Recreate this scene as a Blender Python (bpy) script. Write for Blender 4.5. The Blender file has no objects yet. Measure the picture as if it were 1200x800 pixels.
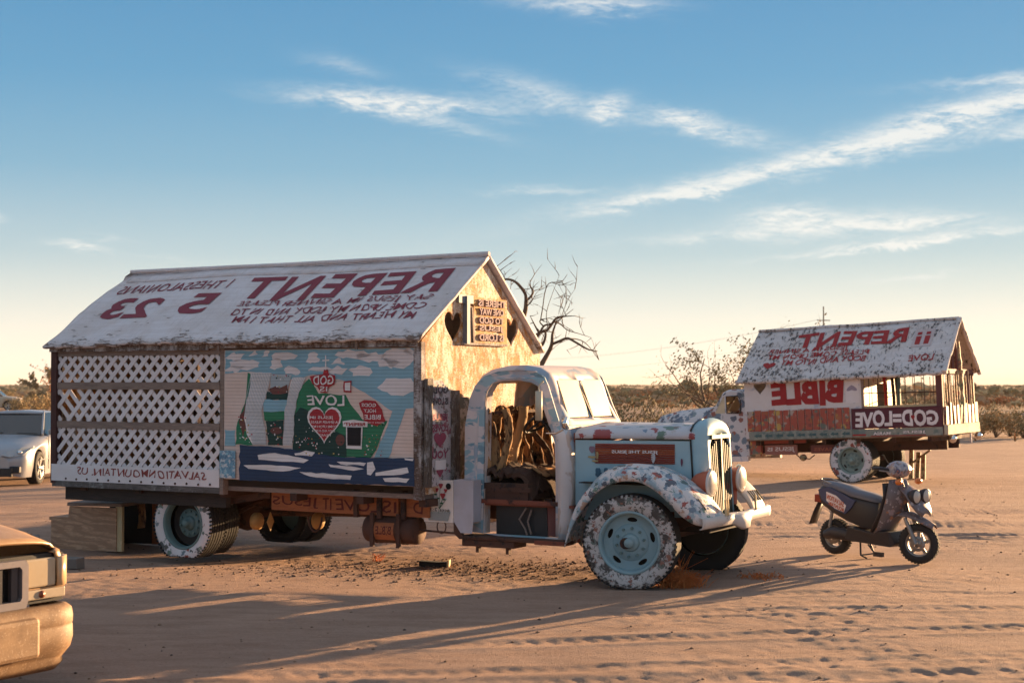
import bpy, math, random
import numpy as np
from mathutils import Vector, Matrix
from mathutils.geometry import tessellate_polygon
R = math.radians
scene = bpy.context.scene
col = scene.collection
rnd = random.Random(7)

# ------------------------------------------------------------------ camera
cam_data = bpy.data.cameras.new('camera')
cam = bpy.data.objects.new('camera', cam_data); col.objects.link(cam)
cam.location = (0, 0, 2.0)
cam.rotation_euler = (R(90 + 1.637), 0, 0)
cam_data.sensor_width = 36; cam_data.lens = 52.5
cam_data.clip_end = 9000; cam_data.clip_start = 0.1
cam_data.dof.use_dof = True; cam_data.dof.focus_distance = 15.5; cam_data.dof.aperture_fstop = 3.6
scene.camera = cam

# ------------------------------------------------------------------ light
SUN_AZ = 45.0      # degrees from +X towards +Y
SUN_EL = 6.3
S = Vector((math.cos(R(SUN_AZ)) * math.cos(R(SUN_EL)), math.sin(R(SUN_AZ)) * math.cos(R(SUN_EL)), math.sin(R(SUN_EL))))
sd = bpy.data.lights.new('sun', 'SUN'); sd.energy = 5.0; sd.angle = R(0.6); sd.color = (1.0, 0.63, 0.32)
sun = bpy.data.objects.new('sun', sd); col.objects.link(sun)
sun.rotation_euler = S.to_track_quat('Z', 'Y').to_euler()
scene.view_settings.view_transform = 'Standard'; scene.view_settings.look = 'None'
scene.view_settings.gamma = 1; scene.view_settings.exposure = 2.0
scene.cycles.max_bounces = 8

# ------------------------------------------------------------------ world
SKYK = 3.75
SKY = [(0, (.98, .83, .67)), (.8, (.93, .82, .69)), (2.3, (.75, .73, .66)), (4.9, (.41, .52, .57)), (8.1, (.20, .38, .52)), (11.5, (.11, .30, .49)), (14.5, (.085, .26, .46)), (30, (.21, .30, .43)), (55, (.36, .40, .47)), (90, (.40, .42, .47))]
world = bpy.data.worlds.new('World'); scene.world = world; world.use_nodes = True
def build_world():
    nt = world.node_tree; N = nt.nodes; L = nt.links; N.clear()
    out = N.new('ShaderNodeOutputWorld'); bg = N.new('ShaderNodeBackground'); bg.inputs[1].default_value = 0.08
    L.new(bg.outputs[0], out.inputs[0])
    sky = N.new('ShaderNodeTexSky'); sky.sky_type = 'NISHITA'; sky.sun_disc = False
    sky.sun_elevation = R(SUN_EL); sky.sun_rotation = R(90 - SUN_AZ)
    sky.altitude = 0; sky.air_density = 1.0; sky.dust_density = 0.3; sky.ozone_density = 1.2
    tc = N.new('ShaderNodeTexCoord'); sep = N.new('ShaderNodeSeparateXYZ'); L.new(tc.outputs['Generated'], sep.inputs[0])
    def m(op, a, b=None, c=None, clamp=False):
        n = N.new('ShaderNodeMath'); n.operation = op; n.use_clamp = clamp
        for i, v in enumerate((a, b, c)):
            if v is None: continue
            if isinstance(v, (int, float)): n.inputs[i].default_value = v
            else: L.new(v, n.inputs[i])
        return n.outputs[0]
    az = m('ARCTAN2', sep.outputs[0], sep.outputs[1]); el = m('ARCSINE', sep.outputs[2])
    comb = N.new('ShaderNodeCombineXYZ'); L.new(az, comb.inputs[0]); L.new(el, comb.inputs[1])
    def noise(sx, sy, scale, det, rot=0, off=0, rough=.6):
        mp = N.new('ShaderNodeMapping'); mp.inputs['Scale'].default_value = (sx, sy, 1); mp.inputs['Rotation'].default_value = (0, 0, rot)
        mp.inputs['Location'].default_value = (off, off, 0)
        L.new(comb.outputs[0], mp.inputs[0])
        t = N.new('ShaderNodeTexNoise'); t.inputs['Scale'].default_value = scale; t.inputs['Detail'].default_value = det
        t.inputs['Roughness'].default_value = rough; t.inputs['Distortion'].default_value = 0.6
        L.new(mp.outputs[0], t.inputs['Vector']); return t.outputs['Fac']
    wisp = noise(1, 3.2, 26, 9, R(-8), 3.1, .68)
    fine = noise(1, 4.0, 85, 8, R(-10), 1.7, .7)
    wx = noise(1, 1, 9, 3, 0, 5.0)
    # cirrus streaks: azimuth, elevation of the centre, half length, half height, tilt (radians), strength
    streaks = [(-.075, .187, .075, .0085, -.06, .95), (.02, .192, .055, .012, -.25, .6), (-.055, .175, .05, .006, -.22, .5),
               (.055, .251, .050, .0085, -.05, .75), (.335, .256, .05, .006, .03, .8), (.066, .184, .015, .010, .35, .7),
               (.135, .168, .045, .010, -.22, .7), (.115, .178, .022, .006, -.1, .5),
               (.215, .150, .17, .0105, .20, 1.0), (.30, .176, .07, .010, .17, .8), (.345, .193, .07, .005, .03, .75), (.35, .162, .05, .007, .14, .75),
               (.215, .104, .075, .0115, .03, .8), (.18, .112, .03, .008, .0, .7), (.26, .092, .09, .0034, .10, .95), (.28, .104, .04, .006, 0, .6),
               (.02, .129, .035, .0035, 0, .55), (.10, .125, .06, .005, .12, .5), (.12, .098, .07, .004, .06, .35),
               (-.285, .088, .020, .0042, -.12, .95), (-.345, .107, .014, .0035, -.15, .8), (-.265, .094, .02, .003, -.1, .3), (-.23, .082, .02, .002, -.1, .3),
               (-.11, .210, .03, .008, -.2, .35), (.26, .070, .03, .0026, .1, .5),
               (.6, .2, .15, .02, .15, .8), (-.7, .25, .2, .02, -.1, .7), (1.1, .15, .2, .015, .1, .7), (-1.3, .2, .2, .02, .1, .7), (2.4, .22, .25, .02, .1, .7), (-2.4, .2, .25, .02, .1, .6)]
    tot = None
    wobx = m('MULTIPLY', m('SUBTRACT', wx, .5), .03); 
    wob = m('MULTIPLY', m('SUBTRACT', wisp, .5), .022)
    azw = m('ADD', az, wobx); elw = m('ADD', el, wob)
    for (a, e, hl, hh, tl, st) in streaks:
        hh *= .80
        da = m('SUBTRACT', azw, a); de = m('SUBTRACT', elw, e)
        u = m('ADD', m('MULTIPLY', da, math.cos(tl) / hl), m('MULTIPLY', de, math.sin(tl) / hl))
        v = m('ADD', m('MULTIPLY', da, -math.sin(tl) / hh), m('MULTIPLY', de, math.cos(tl) / hh))
        r2 = m('ADD', m('MULTIPLY', u, u), m('MULTIPLY', v, v))
        g = m('MULTIPLY', m('EXPONENT', m('MULTIPLY', r2, -1.1)), st)
        tot = g if tot is None else m('ADD', tot, g)
    tex = m('ADD', m('MULTIPLY', wisp, 1.1), m('MULTIPLY', fine, .9))
    dens = m('MULTIPLY', m('POWER', m('MAXIMUM', tot, 0.0), 1.35), m('MULTIPLY', m('SUBTRACT', tex, .72), 2.1, clamp=True))
    dens = m('MULTIPLY', m('MINIMUM', m('MULTIPLY', dens, 1.5), 1.0), .80, clamp=True)
    # evening: cream horizon to blue, pale glow added overhead to fill shade, all round
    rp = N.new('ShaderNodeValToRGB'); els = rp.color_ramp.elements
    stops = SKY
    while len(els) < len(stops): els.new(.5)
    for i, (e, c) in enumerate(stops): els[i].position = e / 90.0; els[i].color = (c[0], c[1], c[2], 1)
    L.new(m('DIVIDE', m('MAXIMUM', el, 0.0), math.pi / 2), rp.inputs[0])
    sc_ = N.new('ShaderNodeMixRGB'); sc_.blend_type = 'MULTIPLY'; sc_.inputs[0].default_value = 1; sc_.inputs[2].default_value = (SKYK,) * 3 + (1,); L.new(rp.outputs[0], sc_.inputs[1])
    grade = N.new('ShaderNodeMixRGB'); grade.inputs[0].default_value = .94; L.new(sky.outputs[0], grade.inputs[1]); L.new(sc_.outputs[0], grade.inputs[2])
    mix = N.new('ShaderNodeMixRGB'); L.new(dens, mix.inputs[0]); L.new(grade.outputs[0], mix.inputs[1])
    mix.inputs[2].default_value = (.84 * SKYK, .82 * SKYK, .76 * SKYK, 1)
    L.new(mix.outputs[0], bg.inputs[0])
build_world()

# ------------------------------------------------------------------ object helpers
def tag(o, label=None, cat=None, group=None, kind=None):
    if label: o['label'] = label
    if cat: o['category'] = cat
    if group: o['group'] = group
    if kind: o['kind'] = kind
    return o
def thing(name, label, cat, loc=(0, 0, 0), rot=(0, 0, 0), group=None):
    o = bpy.data.objects.new(name, None); col.objects.link(o); o.empty_display_size = .2
    o.location = loc; o.rotation_euler = rot
    return tag(o, label, cat, group)
def link(name, me, mat, parent=None):
    o = bpy.data.objects.new(name, me); col.objects.link(o)
    if parent is not None: o.parent = parent
    if mat is not None:
        me.materials.clear()
        for x in (mat if isinstance(mat, (list, tuple)) else [mat]): me.materials.append(x)
    return o
def copy_tree(o, parent=None):
    c = o.copy(); col.objects.link(c)
    if parent is not None:
        c.parent = parent; c.matrix_parent_inverse = o.matrix_parent_inverse.copy()
    for ch in list(o.children): copy_tree(ch, c)
    return c
class MB:
    def __init__(s): s.v = []; s.f = []; s.m = []; s.sm = []
    def add(s, vs, fs, mi=0, smooth=False):
        b = len(s.v); s.v += [tuple(x) for x in vs]; s.f += [tuple(b + i for i in f) for f in fs]
        s.m += [mi] * len(fs); s.sm += [smooth] * len(fs); return s
    def box(s, c, d, rot=None, mi=0, jit=0):
        x, y, z = (k / 2 for k in d)
        vs = [Vector((i * x, j * y, k * z)) for k in (-1, 1) for j in (-1, 1) for i in (-1, 1)]
        if jit: vs = [p + Vector([rnd.uniform(-jit, jit) for _ in range(3)]) for p in vs]
        if rot is not None: vs = [rot @ p for p in vs]
        vs = [p + Vector(c) for p in vs]
        return s.add(vs, [(0, 2, 3, 1), (4, 5, 7, 6), (0, 1, 5, 4), (2, 6, 7, 3), (0, 4, 6, 2), (1, 3, 7, 5)], mi)
    def bx(s, x0, x1, y0, y1, z0, z1, mi=0, jit=0):
        return s.box(((x0 + x1) / 2, (y0 + y1) / 2, (z0 + z1) / 2), (abs(x1 - x0), abs(y1 - y0), abs(z1 - z0)), None, mi, jit)
    def bar(s, a, b, w, h, up=(0, 0, 1), mi=0):
        a = Vector(a); b = Vector(b); d = (b - a); L = d.length; d.normalize(); up = Vector(up)
        sx = d.cross(up)
        if sx.length < 1e-5: sx = d.cross(Vector((1, 0, 0)))
        sx.normalize(); uz = sx.cross(d)
        rot = Matrix((d, sx, uz)).transposed()
        return s.box((a + b) / 2, (L, w, h), rot, mi)
    def tube(s, path, r, n=8, mi=0, cap=True, smooth=True):
        P = [Vector(p) for p in path]; rs = r if isinstance(r, (list, tuple)) else [r] * len(P)
        rings = []; prev = None
        for i, p in enumerate(P):
            t = (P[min(i + 1, len(P) - 1)] - P[max(i - 1, 0)])
            if t.length < 1e-9: t = Vector((0, 0, 1))
            t.normalize()
            if prev is None:
                a = Vector((0, 0, 1)) if abs(t.z) < .9 else Vector((1, 0, 0)); x = t.cross(a).normalized()
            else:
                x = (prev - t * prev.dot(t)); x = x.normalized() if x.length > 1e-6 else t.cross(Vector((0, 0, 1))).normalized()
            prev = x; y = t.cross(x)
            rings.append([p + (x * math.cos(2 * math.pi * k / n) + y * math.sin(2 * math.pi * k / n)) * rs[i] for k in range(n)])
        vs = [q for rg in rings for q in rg]; fs = []
        for i in range(len(P) - 1):
            for k in range(n):
                k2 = (k + 1) % n; fs.append((i * n + k, i * n + k2, (i + 1) * n + k2, (i + 1) * n + k))
        s.add(vs, fs, mi, smooth)
        if cap:
            s.add(rings[0], [tuple(range(n))[::-1]], mi); s.add(rings[-1], [tuple(range(n))], mi)
        return s
    def lathe(s, prof, n=32, M=None, mi=0, smooth=True, a0=0, a1=2 * math.pi):
        full = abs(a1 - a0 - 2 * math.pi) < 1e-6; c = n if full else n + 1
        vs = []
        for (r, h) in prof:
            for k in range(c):
                a = a0 + (a1 - a0) * k / n
                p = Vector((r * math.cos(a), h, r * math.sin(a)))     # axis = local y
                vs.append(M @ p if M is not None else p)
        fs = []
        for i in range(len(prof) - 1):
            for k in range(n):
                k2 = (k + 1) % c; fs.append((i * c + k, (i + 1) * c + k, (i + 1) * c + k2, i * c + k2))
        return s.add(vs, fs, mi, smooth)
    def grid(s, rows, mi=0, smooth=True, skip=None, closed=False):
        nr = len(rows); nc = len(rows[0]); vs = [p for r in rows for p in r]; fs = []
        for i in range(nr - 1):
            for j in range(nc if closed else nc - 1):
                if skip and skip(i, j): continue
                j2 = (j + 1) % nc
                fs.append((i * nc + j, i * nc + j2, (i + 1) * nc + j2, (i + 1) * nc + j))
        return s.add(vs, fs, mi, smooth)
    def poly(s, loop, mi=0):
        return s.add(loop, [tuple(range(len(loop)))], mi)
    def islands(s):
        par = list(range(len(s.v)))
        def find(a):
            while par[a] != a: par[a] = par[par[a]]; a = par[a]
            return a
        for f in s.f:
            r0 = find(f[0])
            for i in f[1:]: par[find(i)] = r0
        groups = {}
        for k, f in enumerate(s.f): groups.setdefault(find(f[0]), []).append(k)
        out = []
        for ks in groups.values():
            m = MB(); idx = {}
            for k in ks:
                for i in s.f[k]:
                    if i not in idx: idx[i] = len(m.v); m.v.append(s.v[i])
                m.f.append(tuple(idx[i] for i in s.f[k])); m.m.append(s.m[k]); m.sm.append(s.sm[k])
            out.append(m)
        return out
    def split(s, name, mat, parent=None):
        """one object for each separate piece"""
        return [m.build(name, mat, parent) for m in s.islands()]
    def fine(s, name, mat, parent=None, **kw):
        """pieces too small to pick apart: one object of kind stuff"""
        o = s.build(name, mat, parent, **kw); o['kind'] = 'stuff'; return o
    def build(s, name, mat, parent=None, M=None, solid=0, bevel=0, subsurf=0):
        me = bpy.data.meshes.new(name)
        vs = s.v if M is None else [tuple(M @ Vector(p)) for p in s.v]
        me.from_pydata(vs, [], s.f)
        o = link(name, me, mat, parent)
        me.polygons.foreach_set('material_index', s.m); me.polygons.foreach_set('use_smooth', s.sm)
        me.update()
        if bevel:
            b = o.modifiers.new('b', 'BEVEL'); b.width = bevel; b.segments = 2; b.limit_method = 'ANGLE'
        if subsurf:
            b = o.modifiers.new('s', 'SUBSURF'); b.levels = subsurf; b.render_levels = subsurf
        if solid:
            b = o.modifiers.new('t', 'SOLIDIFY'); b.thickness = solid; b.offset = -1
        return o

def flat(loops, depth=0.0, text=None, **kw):
    """2D outline(s) with holes, or text -> (verts, faces) in XY, thickness along Z"""
    if text is not None:
        c = bpy.data.curves.new('c', 'FONT'); c.body = text; c.resolution_u = 3
        c.offset = kw.get('bold', 0); c.size = 1; c.space_character = kw.get('space', 1.0); c.shear = kw.get('shear', 0)
    else:
        c = bpy.data.curves.new('c', 'CURVE'); c.dimensions = '2D'; c.fill_mode = 'BOTH'
        for lp in loops:
            sp = c.splines.new('POLY'); sp.points.add(len(lp) - 1)
            for i, p in enumerate(lp): sp.points[i].co = (p[0], p[1], 0, 1)
            sp.use_cyclic_u = True
    c.extrude = depth / 2
    o = bpy.data.objects.new('tmp', c)
    me = bpy.data.meshes.new_from_object(o)
    vs = [tuple(v.co) for v in me.vertices]; fs = [tuple(p.vertices) for p in me.polygons]
    bpy.data.objects.remove(o); bpy.data.curves.remove(c); bpy.data.meshes.remove(me)
    return vs, fs
def text_on(mb, txt, x0, x1, y0, y1, T, mirror=True, mi=0, bold=.02, jit=.0, **kw):
    """fit txt into the box [x0,x1]x[y0,y1] of a plane; T(x, y) gives the 3D point"""
    vs, fs = flat(None, 0, text=txt, bold=bold, **kw)
    ax = [v[0] for v in vs]; ay = [v[1] for v in vs]; a0, a1, b0, b1 = min(ax), max(ax), min(ay), max(ay)
    r = random.Random(len(txt) * 13)
    ph = r.uniform(0, 6)
    # every painted letter sits a little differently
    tmp = MB(); tmp.v = list(vs); tmp.f = [tuple(f) for f in fs]; tmp.m = [0] * len(fs); tmp.sm = [False] * len(fs)
    vs = []; fs = []
    for isl in tmp.islands():
        cx = sum(v[0] for v in isl.v) / len(isl.v); cy = sum(v[1] for v in isl.v) / len(isl.v); a = r.uniform(-.06, .06); sc = r.uniform(.94, 1.06); dy = r.uniform(-.03, .03); sh = r.uniform(-.05, .05); b_ = len(vs)
        for v in isl.v:
            x, y = v[0] - cx, v[1] - cy; x += sh * y; x, y = (x * math.cos(a) - y * math.sin(a)) * sc, (x * math.sin(a) + y * math.cos(a)) * (2 - sc)
            vs.append((cx + x + .006 * math.sin(v[1] * 31 + ph), cy + y + dy + .008 * math.sin(v[0] * 27 + ph), 0))
        fs += [tuple(b_ + i for i in f) for f in isl.f]
    out = []
    for v in vs:
        s = (v[0] - a0) / (a1 - a0); t = (v[1] - b0) / (b1 - b0)
        if mirror: s = 1 - s
        t2 = t + jit * math.sin(s * 23 + ph) ; s2 = s + jit * .12 * math.sin(s * 37 + t * 5 + ph)
        out.append(T(x0 + s2 * (x1 - x0), y0 + t2 * (y1 - y0)))
    mb.add(out, fs, mi)
def heart(cx, cy, w, h, n=28):
    pts = []
    for k in range(n):
        t = 2 * math.pi * k / n
        x = 16 * math.sin(t) ** 3; y = 13 * math.cos(t) - 5 * math.cos(2 * t) - 2 * math.cos(3 * t) - math.cos(4 * t)
        pts.append((cx + x / 32 * w, cy + (y + 2.5) / 29 * h))
    return pts

# ------------------------------------------------------------------ materials
MATS = {}
def rgb(c): return (c[0], c[1], c[2], 1)
class NT:
    def __init__(s, name):
        s.mat = bpy.data.materials.new(name); s.mat.use_nodes = True; MATS[name] = s.mat
        s.n = s.mat.node_tree.nodes; s.l = s.mat.node_tree.links; s.b = s.n['Principled BSDF']
        s.tc = s.n.new('ShaderNodeTexCoord')
    def put(s, sock, v):
        if isinstance(v, (int, float)): sock.default_value = v
        elif isinstance(v, (tuple, list)): sock.default_value = rgb(v) if len(v) == 3 and sock.type == 'RGBA' else v
        else: s.l.new(v, sock)
    def vec(s, scale=(1, 1, 1), loc=(0, 0, 0), rot=(0, 0, 0)):
        m = s.n.new('ShaderNodeMapping'); m.inputs['Scale'].default_value = scale; m.inputs['Location'].default_value = loc
        m.inputs['Rotation'].default_value = rot
        s.l.new(s.tc.outputs['Object'], m.inputs[0]); return m.outputs[0]
    def noise(s, scale, det=6, rough=.6, v=None, dist=0, col=False):
        t = s.n.new('ShaderNodeTexNoise'); t.inputs['Scale'].default_value = scale; t.inputs['Detail'].default_value = det
        t.inputs['Roughness'].default_value = rough; t.inputs['Distortion'].default_value = dist
        s.l.new(v if v is not None else s.tc.outputs['Object'], t.inputs['Vector']); return t.outputs['Color' if col else 'Fac']
    def voro(s, scale, v=None, feat='F1', rand=1):
        t = s.n.new('ShaderNodeTexVoronoi'); t.feature = feat; t.inputs['Scale'].default_value = scale; t.inputs['Randomness'].default_value = rand
        s.l.new(v if v is not None else s.tc.outputs['Object'], t.inputs['Vector']); return t.outputs
    def math(s, op, a, b=0, c=0, clamp=False):
        n = s.n.new('ShaderNodeMath'); n.operation = op; n.use_clamp = clamp
        s.put(n.inputs[0], a); s.put(n.inputs[1], b); s.put(n.inputs[2], c); return n.outputs[0]
    def step(s, f, t, soft=.03):
        n = s.n.new('ShaderNodeMapRange'); n.inputs[1].default_value = t - soft; n.inputs[2].default_value = t + soft
        s.l.new(f, n.inputs[0]); return n.outputs[0]
    def mix(s, f, a, b, mode='MIX'):
        n = s.n.new('ShaderNodeMixRGB'); n.blend_type = mode; s.put(n.inputs[0], f); s.put(n.inputs[1], a); s.put(n.inputs[2], b); return n.outputs[0]
    def bump(s, h, dist=.01, strength=1):
        n = s.n.new('ShaderNodeBump'); n.inputs['Distance'].default_value = dist; n.inputs['Strength'].default_value = strength
        s.l.new(h, n.inputs['Height']); s.l.new(n.outputs[0], s.b.inputs['Normal']); return n
    def done(s, c, rough=.7, metal=0, spec=.4):
        s.put(s.b.inputs['Base Color'], c); s.put(s.b.inputs['Roughness'], rough); s.put(s.b.inputs['Metallic'], metal)
        s.b.inputs['Specular IOR Level'].default_value = spec
        return s.mat
def worn(name, base, under=(.16, .10, .07), wear=.30, scale=9, dirt=.35, rough=.75, bumpd=.004, stretch=(1, 1, 1), metal=0, grooves=None, var=.12, edge=None):
    t = NT(name)
    v = t.vec(stretch)
    n1 = t.noise(scale, 9, .72, v); n2 = t.noise(2.3, 4, .6); n3 = t.noise(scale * 5, 5, .7, v)
    c = t.mix(t.math('MULTIPLY', n3, var * 2), base, tuple(x * .62 for x in base))
    c = t.mix(t.math('MULTIPLY', t.step(n2, .56, .14), dirt), c, (base[0] * .62, base[1] * .52, base[2] * .42))
    wn = t.math('ADD', n1, t.math('MULTIPLY', t.math('SUBTRACT', n2, .5), .35))
    if edge:      # paint flaked off along the lower edge of the sheet
        spz = t.n.new('ShaderNodeSeparateXYZ'); t.l.new(t.tc.outputs['Object'], spz.inputs[0])
        k = t.math('SUBTRACT', 1, t.math('DIVIDE', t.math('SUBTRACT', spz.outputs[2], edge[0]), edge[1]), clamp=True)
        wn = t.math('ADD', wn, t.math('MULTIPLY', k, edge[2]))
        st = t.noise(3, 7, .7, t.vec((.5, 7, 7)))
        c = t.mix(t.math('MULTIPLY', t.step(st, .55, .10), .45), c, (base[0] * .66, base[1] * .60, base[2] * .57))
        st2 = t.noise(9, 7, .7, t.vec((3, .5, .5)))
        c = t.mix(t.math('MULTIPLY', t.step(st2, .60, .06), .30), c, (base[0] * .5, base[1] * .45, base[2] * .42))
    w = t.step(wn, 1 - wear, .025)
    c = t.mix(w, c, under)
    h = t.math('SUBTRACT', t.math('MULTIPLY', n3, .5), w)
    if grooves:
        # fine horizontal board joints
        sp = t.n.new('ShaderNodeSeparateXYZ'); t.l.new(t.tc.outputs['Object'], sp.inputs[0])
        g = t.math('FRACT', t.math('MULTIPLY', sp.outputs[grooves[1]], grooves[0]))
        g = t.math('GREATER_THAN', g, .84)
        h = t.math('SUBTRACT', h, t.math('MULTIPLY', g, 2.5))
        c = t.mix(t.math('MULTIPLY', g, .30), c, tuple(x * .45 for x in base))
    t.bump(h, bumpd, .8)
    return t.done(c, rough, metal)
def patches(name, cols, scale=3, stretch=(1, 1, 1), thr=(.48, .58, .66), under=(.2, .13, .1), wear=.24, rough=.5, metal=0):
    t = NT(name); v = t.vec(stretch)
    n = t.noise(scale, 3, .5, v, .6); n2 = t.noise(scale, 3, .5, t.vec(stretch, (7, 3, 9)), .5)
    c = t.mix(t.step(n, thr[0], .02), cols[0], cols[1])
    if len(cols) > 2: c = t.mix(t.step(n2, thr[1], .02), c, cols[2])
    if len(cols) > 3: c = t.mix(t.step(t.noise(scale * 2.2, 3, .5, t.vec(stretch, (2, 13, 5))), thr[2], .02), c, cols[3])
    ch = t.noise(14, 9, .75); w = t.step(ch, 1 - wear, .02)
    c = t.mix(t.math('MULTIPLY', t.noise(4, 6, .6), .35), c, (.30, .2, .15)); c = t.mix(w, c, under)
    t.bump(t.math('SUBTRACT', t.math('MULTIPLY', t.noise(60, 3), .3), w), .003, .7)
    return t.done(c, rough, metal)
def dabs(name, base, cols, scale=14, size=.33, keep=.45, scale2=None, under=(.2, .14, .11), wear=.2, rough=.6, stretch=(1, 1, 1), dark=None):
    """brush-dabbed paint: scattered blots of several colours over a base coat"""
    t = NT(name)
    warp = t.n.new('ShaderNodeMixRGB'); warp.blend_type = 'ADD'; warp.inputs[0].default_value = .16
    t.l.new(t.vec(stretch), warp.inputs[1]); t.l.new(t.noise(13, 6, .75, col=True), warp.inputs[2])
    c = base
    if dark is not None:
        c = t.mix(t.step(t.noise(7, 6, .7, t.vec(stretch, (3, 3, 3)), .5), dark[1], .03), c, dark[0])
    for k, sc in enumerate((scale, (scale2 or scale * 1.7))):
        vo = t.voro(sc, warp.outputs[0])
        sep = t.n.new('ShaderNodeSeparateColor'); t.l.new(vo['Color'], sep.inputs[0])
        m = t.math('MULTIPLY', t.math('LESS_THAN', vo['Distance'], t.math('MULTIPLY', t.math('ADD', sep.outputs[2], .5), size)), t.math('LESS_THAN', sep.outputs[0], keep))
        rp = t.n.new('ShaderNodeValToRGB'); rp.color_ramp.interpolation = 'CONSTANT'
        cc = cols if k == 0 else cols[::-1]
        while len(rp.color_ramp.elements) < len(cc): rp.color_ramp.elements.new(.5)
        for i, q in enumerate(cc):
            rp.color_ramp.elements[i].position = i / len(cc); rp.color_ramp.elements[i].color = rgb(q)
        t.l.new(sep.outputs[1], rp.inputs[0])
        c = t.mix(m, c, rp.outputs[0])
    w = t.step(t.noise(15, 9, .75), 1 - wear, .02); c = t.mix(t.math('MULTIPLY', t.noise(3, 5, .6), .3), c, (.3, .21, .16)); c = t.mix(w, c, under)
    t.bump(t.math('SUBTRACT', t.math('MULTIPLY', t.noise(70, 3), .3), w), .003, .8)
    return t.done(c, rough)
def wood(name, base, dark, stretch=(1, 8, 8), paint=None, pamt=.5, rough=.8, scale=5, ring=None, bumpd=.004):
    t = NT(name); v = t.vec(stretch)
    n = t.noise(scale, 8, .65, v, 1.2); c = t.mix(t.step(n, .5, .18), base, dark)
    h = n
    if ring:
        wv = t.n.new('ShaderNodeTexWave'); wv.wave_type = 'BANDS'; wv.bands_direction = 'DIAGONAL'
        wv.inputs['Scale'].default_value = 2.2; wv.inputs['Distortion'].default_value = 14; wv.inputs['Detail'].default_value = 3; wv.inputs['Detail Scale'].default_value = .8
        t.l.new(t.vec(ring), wv.inputs[0]); c = t.mix(t.math('MULTIPLY', t.step(wv.outputs['Fac'], .55, .2), .75), c, dark)
    if paint is not None:
        p = t.noise(4.5, 10, .78, t.vec((1, 1, .55))); p2 = t.noise(16, 6, .7, v)
        f = t.step(t.math('ADD', t.math('MULTIPLY', p, .72), t.math('MULTIPLY', p2, .28)), 1 - pamt, .05)
        c = t.mix(f, c, paint); h = t.math('ADD', t.math('MULTIPLY', f, .8), n)
    t.bump(h, bumpd, .8); return t.done(c, rough)
def plain(name, c, rough=.6, metal=0, spec=.4, var=.25, scale=20, bumpd=.002):
    t = NT(name); n = t.noise(scale, 6, .65)
    cc = t.mix(t.math('MULTIPLY', n, var * 2), c, tuple(x * .55 for x in c)); t.bump(n, bumpd, .5)
    return t.done(cc, rough, metal, spec)

WHITE = (.62, .60, .60)
m_roof = worn('roof_white_paint', (.80, .735, .74), (.24, .17, .14), .325, 9, .4, .85, .015, (.8, 2.6, 2.6), var=.25, edge=(2.47, .16, .16))
m_roof2 = worn('cracked_roof_paint', (.76, .70, .69), (.10, .09, .09), .415, 8, .45, .85, .02, (2.4, 1, 1), var=.3, edge=(2.16, .3, .03))
m_white = worn('white_paint', (.80, .74, .74), (.28, .2, .17), .25, 12, .25)
m_lattice = worn('lattice_white', (.78, .71, .71), (.3, .24, .2), .22, 16, .3)
m_red = worn('maroon_lettering', (.24, .035, .055), (.35, .25, .25), .27, 16, .15)
m_redb = worn('red_lettering', (.36, .022, .025), (.5, .42, .4), .27, 18, .15)
m_signwhite = worn('sign_white', (.80, .74, .75), (.3, .22, .2), .27, 10, .25)
m_rail = wood('grey_rail_wood', (.30, .22, .18), (.17, .12, .10))
m_fascia = wood('chipped_fascia_wood', (.16, .10, .075), (.07, .045, .035), paint=(.5, .46, .45), pamt=.48)
m_dkred = wood('dark_red_post', (.09, .035, .03), (.05, .02, .02), (8, 8, 1))
m_ply = wood('worn_plywood', (.66, .30, .075), (.40, .15, .03), (1, 2.0, 5), paint=(.78, .68, .55), pamt=.50, ring=(1, 1, 1.6), bumpd=.012)
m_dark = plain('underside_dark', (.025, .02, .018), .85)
m_rust = worn('rusty_iron', (.085, .04, .028), (.03, .02, .018), .42, 8, .5, .85)
m_rustred = worn('rust_red_floor', (.22, .065, .04), (.06, .03, .025), .45, 7, .5, .8)
m_orange = wood('orange_side_beam', (.40, .135, .05), (.24, .08, .035), (1, 5, 7))
m_beamtext = plain('beam_lettering', (.12, .025, .02), .8)
m_tyre = plain('tyre_rubber', (.022, .020, .020), .8, bumpd=.004)
m_tyrew = dabs('painted_tyre_wall', (.72, .67, .67), [(.04, .07, .08), (.10, .17, .20), (.30, .06, .04), (.05, .06, .06), (.12, .2, .16)], 9, .42, .5, wear=.30)
m_tyref = dabs('flaking_tyre_paint', (.55, .51, .49), [(.03, .03, .03), (.10, .14, .13), (.26, .10, .07), (.07, .06, .06), (.5, .45, .42)], 15, .42, .55, wear=.37, dark=((.03, .03, .03), .53))
m_rim = worn('pale_blue_rim', (.27, .40, .44), (.10, .08, .07), .32, 8, .35, .5)
m_rimd = worn('teal_rim', (.13, .21, .21), (.05, .04, .04), .26, 8, .35, .55)
m_cab = patches('blue_camouflage_cab', [(.24, .43, .52), (.66, .60, .60), (.46, .48, .54), (.13, .30, .40)], 2.9, (1, 1, 2.4), (.50, .56, .60), wear=.31, rough=.6)
m_cabtop = patches('cab_roof_paint', [(.30, .40, .50), (.64, .56, .55), (.46, .40, .40)], 2.6, (1, 1, 1.2), (.45, .6), wear=.33, rough=.6)
m_cowl = patches('rust_streaked_cowl', [(.66, .59, .57), (.52, .40, .34), (.46, .52, .58)], 3.2, (2, 2, .9), (.55, .62), under=(.17, .07, .05), wear=.34, rough=.65)
m_hood = patches('light_blue_hood', [(.28, .50, .60), (.31, .53, .62), (.55, .60, .62)], 1.6, (1, 1, 1.5), (.5, .67), wear=.29, rough=.5)
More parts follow.
